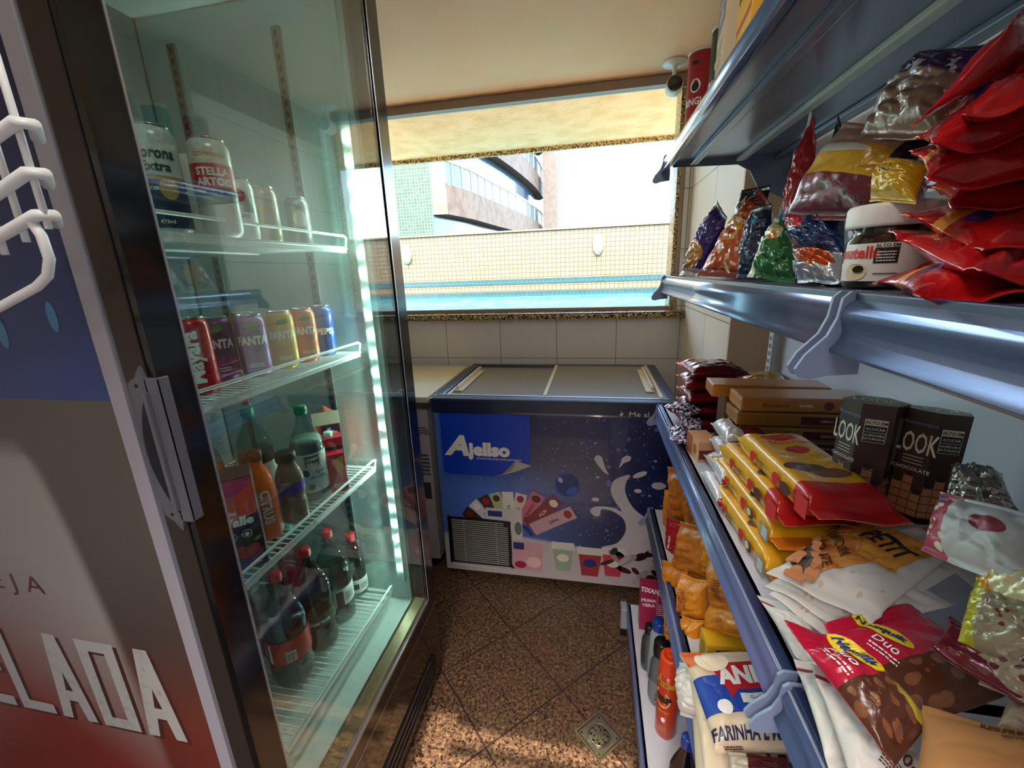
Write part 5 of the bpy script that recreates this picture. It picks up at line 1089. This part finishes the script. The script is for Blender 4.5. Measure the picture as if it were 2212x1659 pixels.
pack('kraft_bag', [(0.233, 0.263, 1.090), (0.339, 0.271, 1.090), (0.385, 0.323, 1.100), (0.289, 0.339, 1.100)], .03, m_kr, None, 'brown kraft paper bag in the lower right corner', 'paper bag', amp=.003, seed=141, seals=(.05, .1), decals=[(shift(lines2(0, 0, .045, .010, 3, .6), -.01, .03), coco), (shift(lines2(0, 0, .03, .006, 2, .6), .0, .018), coco)], freq=2.5)
pack('snack_bag', [(0.353, 0.346, 1.075), (0.399, 0.332, 1.075), (0.466, 0.408, 1.080), (0.429, 0.422, 1.080)], .03, foil('pale_beige_wrapper', 'B8A48A', []), None, 'pale beige bag edge between the kraft and nut bags', 'snack bag', 'bags heaped at the right', amp=.004, seed=143)

# ================================================================== low shelf: orange biscuit packets and flour
g_or = 'orange biscuit packets heaped on the low shelf'
m_oc = printed('orange_paper_wrapper', 'E28A1C', [('rect', .35, .25, .5, .8, 'C8701A'), ('blob', 7, .62, 0, 0, 1, 1, 'EAA040')], .42, 0, .3, bump=(35, .6, .005))
m_oc2 = printed('orange_paper_wrapper_dark', 'D8821E', [('rect', .1, .3, .7, .42, 'B4641A'), ('rect', .1, .5, .6, .56, 'B4641A')], .42, 0, .3, bump=(35, .6, .005))
ora = [([(0.260, 1.400, 0.560), (0.325, 1.340, 0.603), (0.317, 1.360, 0.738), (0.261, 1.420, 0.704)], 'orange packet at the far end of the low shelf'),
 ([(0.278, 1.340, 0.621), (0.336, 1.280, 0.648), (0.326, 1.300, 0.839), (0.258, 1.380, 0.815)], 'tall orange packet with a folded top at the far end'),
 ([(0.311, 1.260, 0.642), (0.371, 1.160, 0.701), (0.344, 1.200, 0.830), (0.299, 1.300, 0.820)], 'orange packet tucked right under the shelf above'),
 ([(0.242, 1.140, 0.580), (0.322, 1.040, 0.631), (0.331, 1.060, 0.789), (0.264, 1.160, 0.746)], 'big creased orange packet in the middle of the heap'),
 ([(0.307, 1.040, 0.670), (0.361, 0.940, 0.751), (0.350, 0.960, 0.827), (0.303, 1.060, 0.779)], 'orange packet right of the big creased one in shade'),
 ([(0.239, 1.100, 0.454), (0.296, 1.040, 0.497), (0.281, 1.080, 0.649), (0.219, 1.160, 0.604)], 'orange packet with a jagged edge overhanging the shelf'),
 ([(0.242, 1.000, 0.544), (0.303, 0.930, 0.599), (0.296, 0.960, 0.706), (0.243, 1.030, 0.663)], 'small square-ended orange packet lower in the heap'),
 ([(0.225, 1.060, 0.403), (0.279, 1.000, 0.446), (0.269, 1.020, 0.552), (0.221, 1.080, 0.521)], 'lowest orange packet with a serrated edge above the red aerosol'),
 ([(0.228, 0.970, 0.493), (0.284, 0.900, 0.548), (0.288, 0.920, 0.621), (0.223, 0.990, 0.566)], 'flat orange packet at the foot of the heap'),
 ([(0.290, 0.900, 0.669), (0.355, 0.800, 0.743), (0.330, 0.820, 0.875), (0.273, 0.920, 0.809)], 'upright orange packet with printed columns near the rail above'),
 ([(0.275, 0.880, 0.628), (0.351, 0.770, 0.725), (0.356, 0.790, 0.789), (0.283, 0.900, 0.695)], 'orange packet lying over the yellow carton')]
for i, (q, l) in enumerate(ora):
    pack('biscuit_packet', q, .055, m_oc if i % 2 == 0 else m_oc2, None, l, 'biscuit packet', g_or, pu=5, pv=4, amp=.010, seed=151+i, freq=3.2, seals=(.1, .1), curl=.012, pinch=.1, nu=26, nv=32, decals=[(shift(lines2(-.03, -.02, .03, .05, 9, .5, i), 0, 0), mat('print_rust', '8A3A14', .5))] if i in (5, 6, 9) else ())
pack('wafer_bag', [(0.251, 1.270, 0.518), (0.277, 1.220, 0.549), (0.288, 1.240, 0.691), (0.251, 1.300, 0.666)], .03, foil('red_small_wrapper', 'C8202A', []), None, 'red packet standing between the orange packets', 'biscuit packet', amp=.005, seed=171, decals=[(shift(text2d('Piraque', .010, .03), 0, 0, PI/2), wht)])
boxpack('starch_carton', .118, .05, .075, mat('carton_yellow_deep', 'E0AC1E', .45), 'yellow starch carton under the orange packets', 'box', loc=(.322, .845, LOW), rot=(0, 0, .05), decals={'front': [(shift(text2d('MAIZENA', .009, .03), -.012, .022), blk), (shift(lines2(0, 0, .04, .03, 5, .4), -.035, -.02), mat('print_rust')), (rect2(.022, -.035, .027, .035), mat('red_logo_dark')), (shift(lines2(0, 0, .025, .03, 5, .4), .03, -.02), mat('print_rust'))], 'left': [(shift(lines2(0, 0, .03, .05, 8, .4), -.015, -.025), blk)]})
# flour bags
m_fl = printed('flour_bag_paper', 'D9C4A6', [('blob', 3, .62, 0, 0, 1, 1, 'CBB393')], .42, 0, .25, bump=(22, .5, .006))
fb, frd, fnv = mat('flour_blue', '2446A0', .35), mat('flour_red', 'C42430', .35), mat('flour_navy', '1C2850', .4)
fd = [(rect2(-.095, -.035, .12, .028, 12, 4), fb), (tri_poly([(-.058, .048), (.12, .055), (.12, -.002), (-.02, .002), (-.035, -.012)]), frd), (shift(text2d('ANDINO', .030, .05), .035, .027), WHITE()), (rect2(-.02, -.022, .12, -.006, 8, 1), wht), (shift(text2d('CLASSE  BRANCA  ACIDEZ', .006, .01), .045, -.014), fnv), (shift(text2d('FARINHA E MANDIOCA', .017, .03, sx=.9), .02, -.062), fnv), (shift(text2d('50g', .012, .02), .05, -.095), coco), (ell2(-.08, .07, .03, .02, 20), mat('flour_orange', 'D8662A', .4)), (ell2(-.05, .055, .03, .022, 20), mat('flour_cream', 'F0DCC0', .4)), (shift(text2d('Branca', .018, .04, shear=.3), -.01, .095), fnv), (shift(lines2(0, 0, .035, .02, 6), -.075, -.095), coco), (ell2(-.058, -.028, .014, .012, 16), wht)]
fl = [([(0.212, 0.561, 0.690), (0.373, 0.589, 0.690), (0.384, 0.753, 0.720), (0.182, 0.718, 0.720)], 'front-facing flour bag with a red and blue band', fd, 0),
      ([(0.189, 0.529, 0.655), (0.395, 0.540, 0.655), (0.420, 0.720, 0.660), (0.199, 0.735, 0.670)], 'flour bag lying upside down under the banded one', [(shift(text2d('1966', .015, .02), -.055, -.035, PI), blk), (rect2(-.075, -.022, -.035, -.016), mat('red_logo')), (shift(text2d('TAPIOCA', .015, .04), .03, -.035, PI+.05), blk), (shift(text2d('FARINHA', .026, .04), .075, -.062, PI+.05), fnv)], 0)]
fln = pack('flour_bag', fl[0][0], .055, m_fl, None, fl[0][1], 'flour bag', 'flour bags on the low shelf', amp=.006, seed=181, freq=3, pu=4, pv=4, decals=fd, nu=50, nv=50, seals=(.05, .05), curl=.006)
pack('flour_bag', fl[1][0], .05, m_fl, None, fl[1][1], 'flour bag', 'flour bags on the low shelf', amp=.008, seed=183, freq=3, pu=4, pv=4, decals=fl[1][2], nu=44, nv=44, seals=(.05, .05), curl=.008)
pack('flour_bag', [(0.180, 0.534, 0.600), (0.409, 0.538, 0.600), (0.451, 0.772, 0.600), (0.219, 0.814, 0.610)], .045, m_fl, None, 'lowest flour bag of the pile, mostly hidden', 'flour bag', 'flour bags on the low shelf', amp=.008, seed=185, freq=3, pu=4, pv=4, nu=30, nv=30)
m_lw = printed('white_rice_bag', 'DAD6D0', [], .3, 0, .4, bump=(30, .8, .008))
pack('white_bag', [(0.190, 0.700, 0.581), (0.222, 0.660, 0.624), (0.230, 0.720, 0.694), (0.195, 0.770, 0.642)], .05, m_lw, None, 'white plastic bag bulging beside the red aerosol', 'bag', amp=.008, seed=187, freq=4)
m_br = foil('brown_pudding_wrapper', '5A1E1C', [('rect', 0, 0, .3, 1, 'C8B49A'), ('ell', .12, .5, .08, .16, 'E0B020'), ('ell', .6, .5, .15, .25, 'C8303C')])
pack('dessert_packet', [(0.194, 0.463, 0.710), (0.301, 0.461, 0.710), (0.312, 0.548, 0.720), (0.226, 0.546, 0.720)], .03, m_br, None, 'brown and cream dessert packet at the bottom picture edge', 'dessert packet', amp=.006, seed=189, freq=4)

# ================================================================== base shelf: cleaning things
boxpack('soap_box', .10, .045, .20, printed('magenta_carton', 'A81C50', [], .4, 0, .2), 'magenta washing powder box at the far end of the base shelf', 'box', loc=(.242, 1.395, BASE), rot=(0, 0, 0), decals={'front': [(shift(text2d('TIXAN', .020, .04, sx=.8), -.018, .085, -.15), wht), (shift(text2d('PRIMA', .014, .03), -.02, .04), wht), (shift(text2d('VERA', .014, .03), -.02, .018), wht), (rect2(.010, -.07, .011, .095), wht), (shift(text2d('TIXAN', .011, .03), .031, .07), wht), (shift(lines2(0, 0, .03, .08, 9, .4), .015, -.05), wht)]})
def clean_bottle(x, y, r, h, body, capm, label, capr=.5, caph=.05, squash=.8, shoulder=.78, lab=None, txt=None, cat='bottle', z0=BASE, name='bottle', ang=-110, neck=None, liquid=None):
    o = empty(name, (x, y, z0)); tag(o, label, cat, 'bottles on the base shelf')
    T = Matrix.Diagonal((1, squash, 1, 1)); hs = h-caph; nr = neck or r*capr*.9
    b = MB(); b.lathe([(0, 0), (r*.86, 0), (r, .008), (r, hs*shoulder*.5), (r*.97, hs*shoulder*.8), (r*.92, hs*shoulder), (r*.75, hs*(shoulder+.09)), (nr, hs*.97), (nr, hs+.004)], body, 32, T); b.build('bottle_body', o)
    c = MB(); c.lathe([(r*capr, hs), (r*capr*1.02, hs+.003), (r*capr, hs+caph*.9), (r*capr*.9, hs+caph), (0, hs+caph)], capm, 28, T, flute=lambda a, z: .02*(math.sin(a*20) > 0) if z < hs+caph*.8 else 0); c.build('cap', o)
    if lab:
        r2 = r+.0008; a0 = math.radians(ang); l = MB(); l.lathe([(r2, hs*.12), (r2, hs*shoulder*.66)], lab, 32, T, cap=False)
        for t_, sz, zf, cm, ro in (txt or ()): l.flat(shift(text2d(t_, sz, .03), 0, 0, ro), cm, lambda x_, y_: T @ V3(((r2+.0008)*math.cos(a0+x_/r2), (r2+.0008)*math.sin(a0+x_/r2), hs*zf+y_)))
        l.build('label', o)
    return o
M_bp = mat('blue_cap_plastic', '16389A', .3, coat=.3); M_dk = mat('dark_bottle', '16121C', .12, coat=.6); M_cb = mat('pale_blue_bottle', '9FB4BE', .25, coat=.2)
clean_bottle(.228, 1.175, .030, .24, M_cb, M_bp, 'pale bottle with a bright blue cap near the washing powder', .75, .03, 1.0, .86)
clean_bottle(.226, 1.10, .034, .235, mat('grey_clear_bottle', '5A646E', .1, coat=.6), mat('black_cap', '0E0D10', .3), 'clear grey bottle with a black cap behind the red aerosol', .72, .05, 1.0, .8, mat('label_grey_print', '7C828A', .4), [('Brilux', .014, .3, blk, PI/2)])
clean_bottle(.205, 1.215, .025, .18, mat('smoke_bottle', '3A4046', .12, coat=.5), mat('black_cap'), 'small smoke-grey bottle on the edge of the base shelf', .6, .03, 1.0, .8)
def aerosol():
    o = empty('aerosol_can', (.232, 1.005, BASE)); tag(o, 'orange-red insecticide aerosol can with an orange cap', 'spray can'); r, h = .030, .235
    rd = mat('aerosol_red', 'C23A1C', .28, .2, coat=.4); b = MB(); b.lathe([(r*.9, 0), (r, .006), (r, h)], rd, 32); 
    a0 = math.radians(-118); r2 = r+.0006; M = lambda k: (lambda x, y: ((r2+.0002*k)*math.cos(a0+x/r2), (r2+.0002*k)*math.sin(a0+x/r2), y))
    b.flat(shift(ell2(0, 0, .024, .030, 26, .3), -.008, .150), wht, M(0)); b.flat(shift(ell2(0, 0, .022, .028, 26, .3), -.008, .150), mat('aerosol_orange', 'E07A1C', .4), M(1)); b.flat(shift(text2d('SBP', .022, .06), -.004, .150, .0), blk, M(2)); b.flat(rect2(-.03, .195, .045, .212, 12, 1), mat('aerosol_gold', 'D89A20', .4), M(1)); b.flat(shift(text2d('MULTI', .008, .04), -.01, .203), blk, M(2)); b.flat(shift(ell2(0, 0, .006, .009, 16), .0, .075), wht, M(1)); b.flat(shift(text2d('EFICAZ', .008, .03), .0, .105, .1), mat('aerosol_gold', ''), M(1)); b.flat(shift(lines2(-.012, .03, .024, .02, 4, .4), 0, 0), mat('aerosol_gold'), M(1))
    b.build('can', o)
    oc = mat('orange_cap', 'E8481C', .35); c = MB(); c.lathe([(r*1.0, h-.002), (r*1.01, h+.004), (r*.93, h+.045), (r*.86, h+.052), (r*.55, h+.052), (r*.5, h+.047), (0, h+.046)], oc, 32, cap=False); c.lathe([(r*.32, h+.046), (r*.36, h+.05), (r*.30, h+.052), (0, h+.052)], oc, 24, cap=False, c=(0, 0, 0)); c.build('cap', o)
aerosol()
for i, (x, y, l) in enumerate([(.240, .800, 'dark bottle with a blue cap further along the base shelf'), (.245, .705, 'dark bottle with a blue cap at the bottom picture edge'), (.305, .80, 'dark bottle with a blue cap behind its twin, half hidden by flour')]):
    clean_bottle(x, y, .040, .27, M_dk, M_bp, l, .42, .032, .8, .72, mat('dark_label', '2C2440', .3), [('Coquel', .014, .3, wht, PI/2)])
# ================================================================== drinks in the fridge
S1, S2, S3, S4 = [h+.0022 for h in shH]
M_tin = mat('can_silver', 'B8BCC0', .22, .9)
def cylM(r, deg, k=0, z0=0):
    a0 = math.radians(deg); rr = r+.0006+.0003*k
    return lambda x, y: (rr*math.cos(a0+x/rr), rr*math.sin(a0+x/rr), z0+y)
def can(x, y, H, r, h, m, label, dec=(), group=None, ang=-45, cat='drink can'):
    o = empty('drink_can', (x, y, H)); tag(o, label, cat, group)
    b = MB(); b.lathe([(r*.72, .0), (r*.80, .0015), (r*.97, .010), (r, .016), (r, h-.020), (r*.97, h-.014), (r*.82, h-.004)], m, 36, cap=True)
    for i, (p, dm, zf, k) in enumerate(dec): b.flat(dice(p, .005), dm, cylM(r, ang, k*1.5, h*zf))
    b.build('can_body', o)
    MB().lathe([(r*.80, h-.005), (r*.84, h-.002), (r*.83, h), (r*.78, h-.001), (r*.76, h-.005), (0, h-.005)], M_tin, 32, cap=False).build('can_lid', o); return o
gc = 'drink cans on the fridge shelves'
gold = mat('can_gold', 'D0A83A', .3, .4); navy = mat('can_navy', '1E2A4A', .35); redb = mat('can_red_band', 'C8222A', .35)
def wide(x0, y0, x1, y1): return rect2(x0, y0, x1, y1, 10, 1)
can(-.722, .640, S1, .033, .170, mat('can_white', 'D4D8D6', .3, .1), 'tall white and navy beer can at the left of the fridge top shelf', [(wide(-.075, -.085+.010, .075, .0), navy, .5, 0), (wide(-.075, -.0, .075, .006), gold, .5, 1), (text2d('Corona', .017, .03, shear=.1, sx=.8), mat('can_dark_green', '123A34', .4), .74, 1), (text2d('Extra', .014, .03, shear=.1), mat('can_dark_green'), .62, 1), (ell2(.012, 0, .013, .017, 24), gold, .42, 2), (text2d('473ml', .006, .02), wht, .12, 1), (text2d('CERVEJA', .005, .02), wht, .42, 1)], gc)
can(-.690, .716, S1, .033, .168, mat('can_pearl', 'DAD6CE', .28, .15), 'white beer can with a red band on the fridge top shelf', [(wide(-.075, -.020, .075, .022), redb, .60, 0), (wide(-.075, -.030, .075, -.021), mat('can_blue_band', '8AA0B0', .35), .60, 0), (text2d('STELLA', .0125, .04, sx=.95), wht, .655, 2), (text2d('ARTOIS', .0125, .04, sx=.95), wht, .555, 2), (text2d('BELGIUM', .006, .02), navy, .445, 2), (shift(lines2(0, 0, .05, .008, 2), -.025, 0), gold, .80, 1)], gc)
can(-.735, .815, S1, .030, .125, mat('can_pearl'), 'short pale can with a red spot on the fridge top shelf', [(ell2(0, 0, .012, .013, 20), redb, .72, 1), (text2d('LIGHT', .008, .02), navy, .4, 1)], gc)
can(-.745, .895, S1, .030, .125, mat('can_beige', 'B8A88E', .3, .3), 'short beige can on the fridge top shelf beside the red-spotted one', [(text2d('Beer', .014, .02), gold, .6, 1)], gc)
can(-.745, 1.01, S1, .028, .120, mat('can_steel', '9AA09C', .3, .5), 'short silvery can nearest the lamp strip on the fridge top shelf', [(ell2(0, 0, .016, .02, 20), mat('can_pearl'), .55, 1)], gc)
for i, (x, y) in enumerate([(-.80, .69), (-.785, .775)]):
    can(x, y, S1, .033, .165, [mat('can_white'), mat('can_pearl')][i], ['white beer can in the second row behind the navy one', 'pale beer can in the second row behind the red-banded one'][i], [], gc)
fz_g = mat('leaf_green', '5E9A3A', .4); lilac = mat('can_fanta_purple', '8E5A9A', .3, .2)
def soda(x, y, m, label, under, ang=-45, txt='FANTA'):
    return can(x, y, S2, .0305, .140, m, label, [(ell2(.004, .0, .020, .026, 26), under, .60, 0), (ell2(.002, .014, .013, .007, 18, .3), fz_g, .72, 1), (text2d(txt, .018, .05, sx=.78), wht, .60, 2), (shift(lines2(0, 0, .03, .010, 2), -.015, 0), wht, .18, 1)], gc, ang)
can(-.752, .655, S2, .031, .150, mat('can_red', 'C81E22', .25, .2), 'red drink can with white lettering running up its side', [(shift(text2d('Mayara', .026, .04, sx=.95), 0, 0, PI/2), wht, .50, 2), (wide(-.05, -.003, .05, .003), mat('can_dark_red', '8A1216', .3), .1, 1)], gc, -50)
soda(-.800, .755, mat('can_fanta_purple2', '7E5288', .3, .2), 'purple soda can in the second row behind the red can', mat('can_purple_dark', '5A2A68', .3))
soda(-.755, .800, lilac, 'purple soda can at the front of the middle fridge shelf', mat('can_purple_dark'))
soda(-.745, .880, mat('can_yellow', 'D8A824', .3, .2), 'yellow soda can between the purple and orange ones', mat('can_amber', 'E8B838', .3))
soda(-.742, .958, mat('can_orange', 'D8742C', .3, .2), 'orange soda can right of the yellow one', mat('can_orange_dark', 'C85A1C', .3))
can(-.748, 1.045, S2, .0305, .140, mat('can_blue', '3A5AA8', .28, .3), 'blue soda can at the right end of the middle fridge shelf', [(text2d('PEPSI', .016, .04), wht, .5, 1)], gc)
can(-.825, .86, S2, .0305, .140, mat('can_orange'), 'orange soda can in the second row on the middle fridge shelf', [], gc)
# red candy packs on the middle shelf
# PET and glass bottles
M_pet = thin_glass('clear_bottle_plastic', 'DCE8E6', 1.5, .03, .05)
def pet(x, y, H, r, h, body, capm, label, fill=None, flm=None, lab=None, labz=(.25, .5), dec=(), ang=-45, capr=.014, waist=True, shoulder=.62, group='drink bottles in the fridge', cat='bottle'):
    o = empty('drink_bottle', (x, y, H)); tag(o, label, cat, group); hc = h-.020
    def R(z):
        t = z/hc
        if t < .03: return r*(.84+.16*t/.03)
        if t < shoulder: return r*(1-(.05 if waist and .52*shoulder < t < .60*shoulder else 0))
        k = min(1, (t-shoulder)/(.93-shoulder)); return max(capr*.92, capr*.92+(r-capr*.92)*(math.cos(k*PI/2)**1.1 if k < 1 else 0))
    pr_ = [(0.0, .004)]+[(R(hc*i/28), hc*i/28) for i in range(29)]
    b = MB(); b.lathe(pr_, body, 32, flute=(lambda a, z: .025*math.cos(5*a) if z < .03 else 0), cap=False); b.build('bottle_body', o)
    if flm:
        zf = fill*hc; q = [(0.0, .006)]+[(R(zf*i/20)*.965, .004+zf*i/20) for i in range(21)]+[(0, .004+zf)]; MB().lathe(q, flm, 28, cap=False).build('drink', o)
    c = MB(); c.lathe([(capr*1.02, hc-.003), (capr*1.08, hc), (capr*1.08, h-.002), (capr*.98, h), (0, h)], capm, 40, cap=False, flute=lambda a, z: .03*(math.sin(a*30) > 0) if z < h-.001 else 0); c.build('cap', o)
    if lab:
        l = MB(); r2 = r+.0008; z0, z1 = labz[0]*hc, labz[1]*hc; l.lathe([(r2, z0), (r2, z1)], lab, 40, cap=False)
        for p, dm, zf, k in dec: l.flat(dice(p, .006), dm, cylM(r2, ang, k*1.5, z0+(z1-z0)*zf))
        l.build('label', o)
    return o
M_cola = mat('cola', '120A0A', .06, coat=1.0); M_rcap = mat('red_cap', 'C41E2C', .35, coat=.2); M_gcap = mat('green_cap', '1E8A5A', .35); M_bcap = mat('black_cap'); M_water = thin_glass('clear_drink', 'C9D8D4', 1.33, .02, .03)
rl = mat('cola_label_red', 'C41A1E', .3, coat=.3); wl = mat('bottle_label_white', 'D8DCD6', .35); bar = (bars2(-.010, -.014, .02, .028, 9), blk, .35, 2)
pet(-.795, .765, S4, .053, .325, M_pet, M_rcap, 'large cola bottle with a red label in front on the fridge floor shelf', .62, M_cola, rl, (.27, .50), [(rect2(-.012, -.016, .012, .016, 4, 1), wht, .32, 1), (shift(bars2(-.010, -.013, .02, .026, 9), 0, 0, PI/2) if False else bars2(-.010, -.013, .02, .026, 9), blk, .32, 2), (rect2(-.056, -.030, -.049, .030), wht, .5, 1), (shift(text2d('Coca-Cola', .022, .03, shear=.3), -.13, 0), wht, .5, 1)], shoulder=.58)
pet(-.905, .700, S4, .053, .325, M_pet, M_rcap, 'large cola bottle with a red label behind the black door frame', .62, M_cola, rl, (.27, .50), [(shift(text2d('Coca-Cola', .022, .03, shear=.3), -.02, 0), wht, .5, 1)], shoulder=.58)
pet(-.790, .872, S4, .051, .320, thin_glass('green_bottle_plastic', '5E9A6E', 1.5, .03, .05), M_rcap, 'dark green bottle with a red cap behind the front cola bottle', .70, mat('dark_green_drink', '14241A', .08, coat=1.0), mat('label_green_dark', '1E4A2E', .35), (.28, .42), [(text2d('Guarana', .014, .03), wht, .5, 1)])
pet(-.785, .965, S4, .049, .315, M_pet, M_rcap, 'clear bottle with a red cap and a torn white label', .60, M_water, wl, (.24, .44), [(rect2(-.01, -.03, .012, .03, 3, 1), mat('label_maroon', '5A2A24', .4), .4, 1), (shift(lines2(0, 0, .03, .03, 6), .02, -.015), blk, .5, 1)])
pet(-.785, 1.070, S4, .034, .230, M_pet, M_rcap, 'small clear bottle with a red cap beside the lamp strip', .66, M_water, wl, (.10, .34), [(rect2(-.03, -.01, .0, .01, 3, 1), blk, .5, 1), (shift(lines2(0, 0, .03, .02, 4), .005, -.01), mat('label_maroon'), .5, 1)])
pet(-.915, .960, S4, .045, .330, M_pet, mat('teal_cap', '1EA88A', .35), 'clear bottle with a teal cap at the back of the fridge floor shelf', .6, M_water, wl, (.3, .45))
pet(-.895, .83, S4, .050, .320, M_pet, M_rcap, 'cola bottle in the second row of the fridge floor shelf', .62, M_cola, rl, (.27, .50))
# third shelf
pet(-.745, .898, S3, .041, .265, M_pet, M_gcap, 'clear coconut water bottle with a green cap and a white label', .70, mat('coconut_water', 'B4BEB2', .12, coat=.5), wl, (.14, .58), [(rect2(-.016, -.014, .022, .016, 6, 1), mat('label_deep_green', '1E5A34', .35), .80, 1), (shift(text2d('CAMPO', .009, .03), .003, .008), wht, .79, 2), (shift(text2d('LARGO', .009, .03), .003, -.007), wht, .79, 2), (shift(text2d('Agua', .009, .02, shear=.3), .016, .01), mat('label_sky', '2A80A8', .35), .44, 1), (shift(text2d('de coco', .010, .02, shear=.3), .014, -.004), mat('label_sky'), .44, 1), (ell2(-.016, 0, .008, .010, 14, .5), mat('label_leaf', '3A6A44', .4), .52, 1), (ell2(-.008, 0, .009, .008, 14), mat('label_leaf'), .14, 1)], shoulder=.60)
pet(-.865, .855, S3, .042, .270, M_pet, M_gcap, 'clear bottle with a green cap in the back row of the third shelf', .6, M_water, wl, (.2, .5))
pet(-.905, .74, S3, .042, .270, M_pet, mat('orange_cap'), 'clear bottle with an orange cap in the back row of the third shelf', .6, mat('orange_drink', 'D8641C', .1, coat=.6), None)
pet(-.742, .727, S3, .030, .215, mat('orange_sleeve', 'E8642A', .3, coat=.3), M_bcap, 'orange sleeved juice bottle with a black cap', dec=[], lab=mat('orange_sleeve'), labz=(.05, .60), flm=None)
[o for o in bpy.data.objects if o.name.startswith('drink_bottle')][-1]
pet(-.728, .800, S3, .032, .180, mat('brown_drink_bottle', '7A6252', .2, coat=.5), M_bcap, 'cocoa milk bottle with a black cap and a purple collar', lab=mat('purple_collar', '4A2A9A', .3), labz=(.50, .66), dec=[], capr=.021, shoulder=.68)
pb = [o for o in bpy.data.objects if o.get('label', '') == 'orange sleeved juice bottle with a black cap'][0]
lt = MB(); lt.flat(shift(text2d('CITRUS', .020, .04, sx=.9), 0, 0, -PI/2), wht, cylM(.0312, -35, 0, .085)); lt.flat(shift(text2d('PUNCH', .009, .03), 0, 0, -PI/2), wht, cylM(.0312, -75, 0, .075)); lo_ = lt.build('lettering', pb)
def carton(x, y, H, w, d, h, m, label, dec, rotz, gable=False, capc=None, group='juice cartons in the fridge'):
    o = empty('juice_carton', (x, y, H), (0, 0, rotz)); tag(o, label, 'carton', group); b = MB()
    if gable: b.prism([(-w/2, 0), (w/2, 0), (w/2, h*.86), (0.002, h), (-.002, h), (-w/2, h*.86)][::1], -d/2, d/2, m, axis='y')
    else: b.box((-w/2, -d/2, 0), (w/2, d/2, h), m, bev=.002)
    for i, (p, dm) in enumerate(dec): b.flat(p, dm, lambda x_, y_, i=i: (x_, -d/2-.0004-.0003*i, h/2+y_))
    b.build('carton_body', o)
    if capc: MB().lathe([(.012, h-.001), (.012, h+.012), (.010, h+.014), (0, h+.014)], capc, 20, cap=False, c=(-w*.1, 0, 0)).build('screw_cap', o)
    return o
grape = mat('grape_red', 'B8283C', .3, coat=.3); dpur = mat('carton_dark_purple', '241A2C', .35); pnk = mat('carton_magenta', 'B8307A', .35); vio = mat('carton_violet', '4A2A7A', .35)
gd = [(rect2(-.036, .045, .036, .10), pnk), (tri_poly([(-.036, .045), (.036, .085), (.036, .02), (-.036, .01)]), mat('carton_coral', 'D8503C', .35)), (rect2(-.036, -.10, .036, -.075), vio), (shift(text2d('del', .009, .03, shear=.1), -.008, .030), wht), (shift(text2d('Valle', .019, .05, shear=.1), -.0, .010), wht), (ell2(-.016, -.022, .009, .009, 24), wht), (ell2(-.016, -.022, .0078, .0078, 24), dpur), (shift(text2d('C', .008, .02), -.016, -.022), wht), (ell2(.010, -.020, .009, .009, 24), wht), (ell2(.010, -.020, .0078, .0078, 24), dpur), (ell2(.010, -.021, .004, .0045, 14), wht), (shift(text2d('1L', .008, .02), .022, -.088), wht), (ell2(.026, -.036, .008, .004, 12, .6), fz_g)]
for i in range(11): gd.append((ell2(-.03+.0125*(i % 5)+.004*(i//5), -.052-.010*(i//5)-.003*(i % 2), .0085, .0085, 16), grape if i % 3 else mat('grape_dark', '8A1A30', .3)))
carton(-.722, .640, S3, .074, .070, .205, dpur, 'dark purple one litre juice carton with red grapes', gd, math.radians(44))
carton(-.727, .975, S3, .055, .045, .150, mat('carton_red', 'C4202C', .35), 'red drink carton with a white cap on the third shelf', [(rect2(-.027, .02, .027, .05), blk), (shift(text2d('ades', .014, .03), 0, .035), wht), (tri_poly([(-.02, .0), (.02, .012), (.02, -.03), (.0, -.04)]), mat('carton_pale_red', 'E08A7A', .35))], math.radians(40), capc=mat('cap_pale', 'CFE0D6', .3))
carton(-.700, .945, S3, .045, .035, .115, mat('carton_red'), 'small red drink box in front of the capped red carton', [(tri_poly([(-.015, .04), (.02, .05), (.01, -.02)]), mat('carton_yellow', 'E0A428')), (shift(lines2(0, 0, .03, .012, 3), -.015, -.04), wht)], math.radians(40))
carton(-.790, 1.050, S3, .074, .060, .205, mat('carton_salmon', 'C8604A', .35), 'salmon pink juice carton by the far inner wall of the fridge', [(rect2(-.037, .06, .037, .10), mat('carton_cream_top', 'D8CCB0', .4)), (rect2(-.016, .018, .034, .058), dpur), (shift(text2d('del', .006, .03), .004, .046), wht), (shift(text2d('Valle', .012, .05), .009, .034), wht), (ell2(.01, -.04, .018, .022, 20), mat('fruit_green', '6A7A34', .4))], math.radians(38), gable=True)
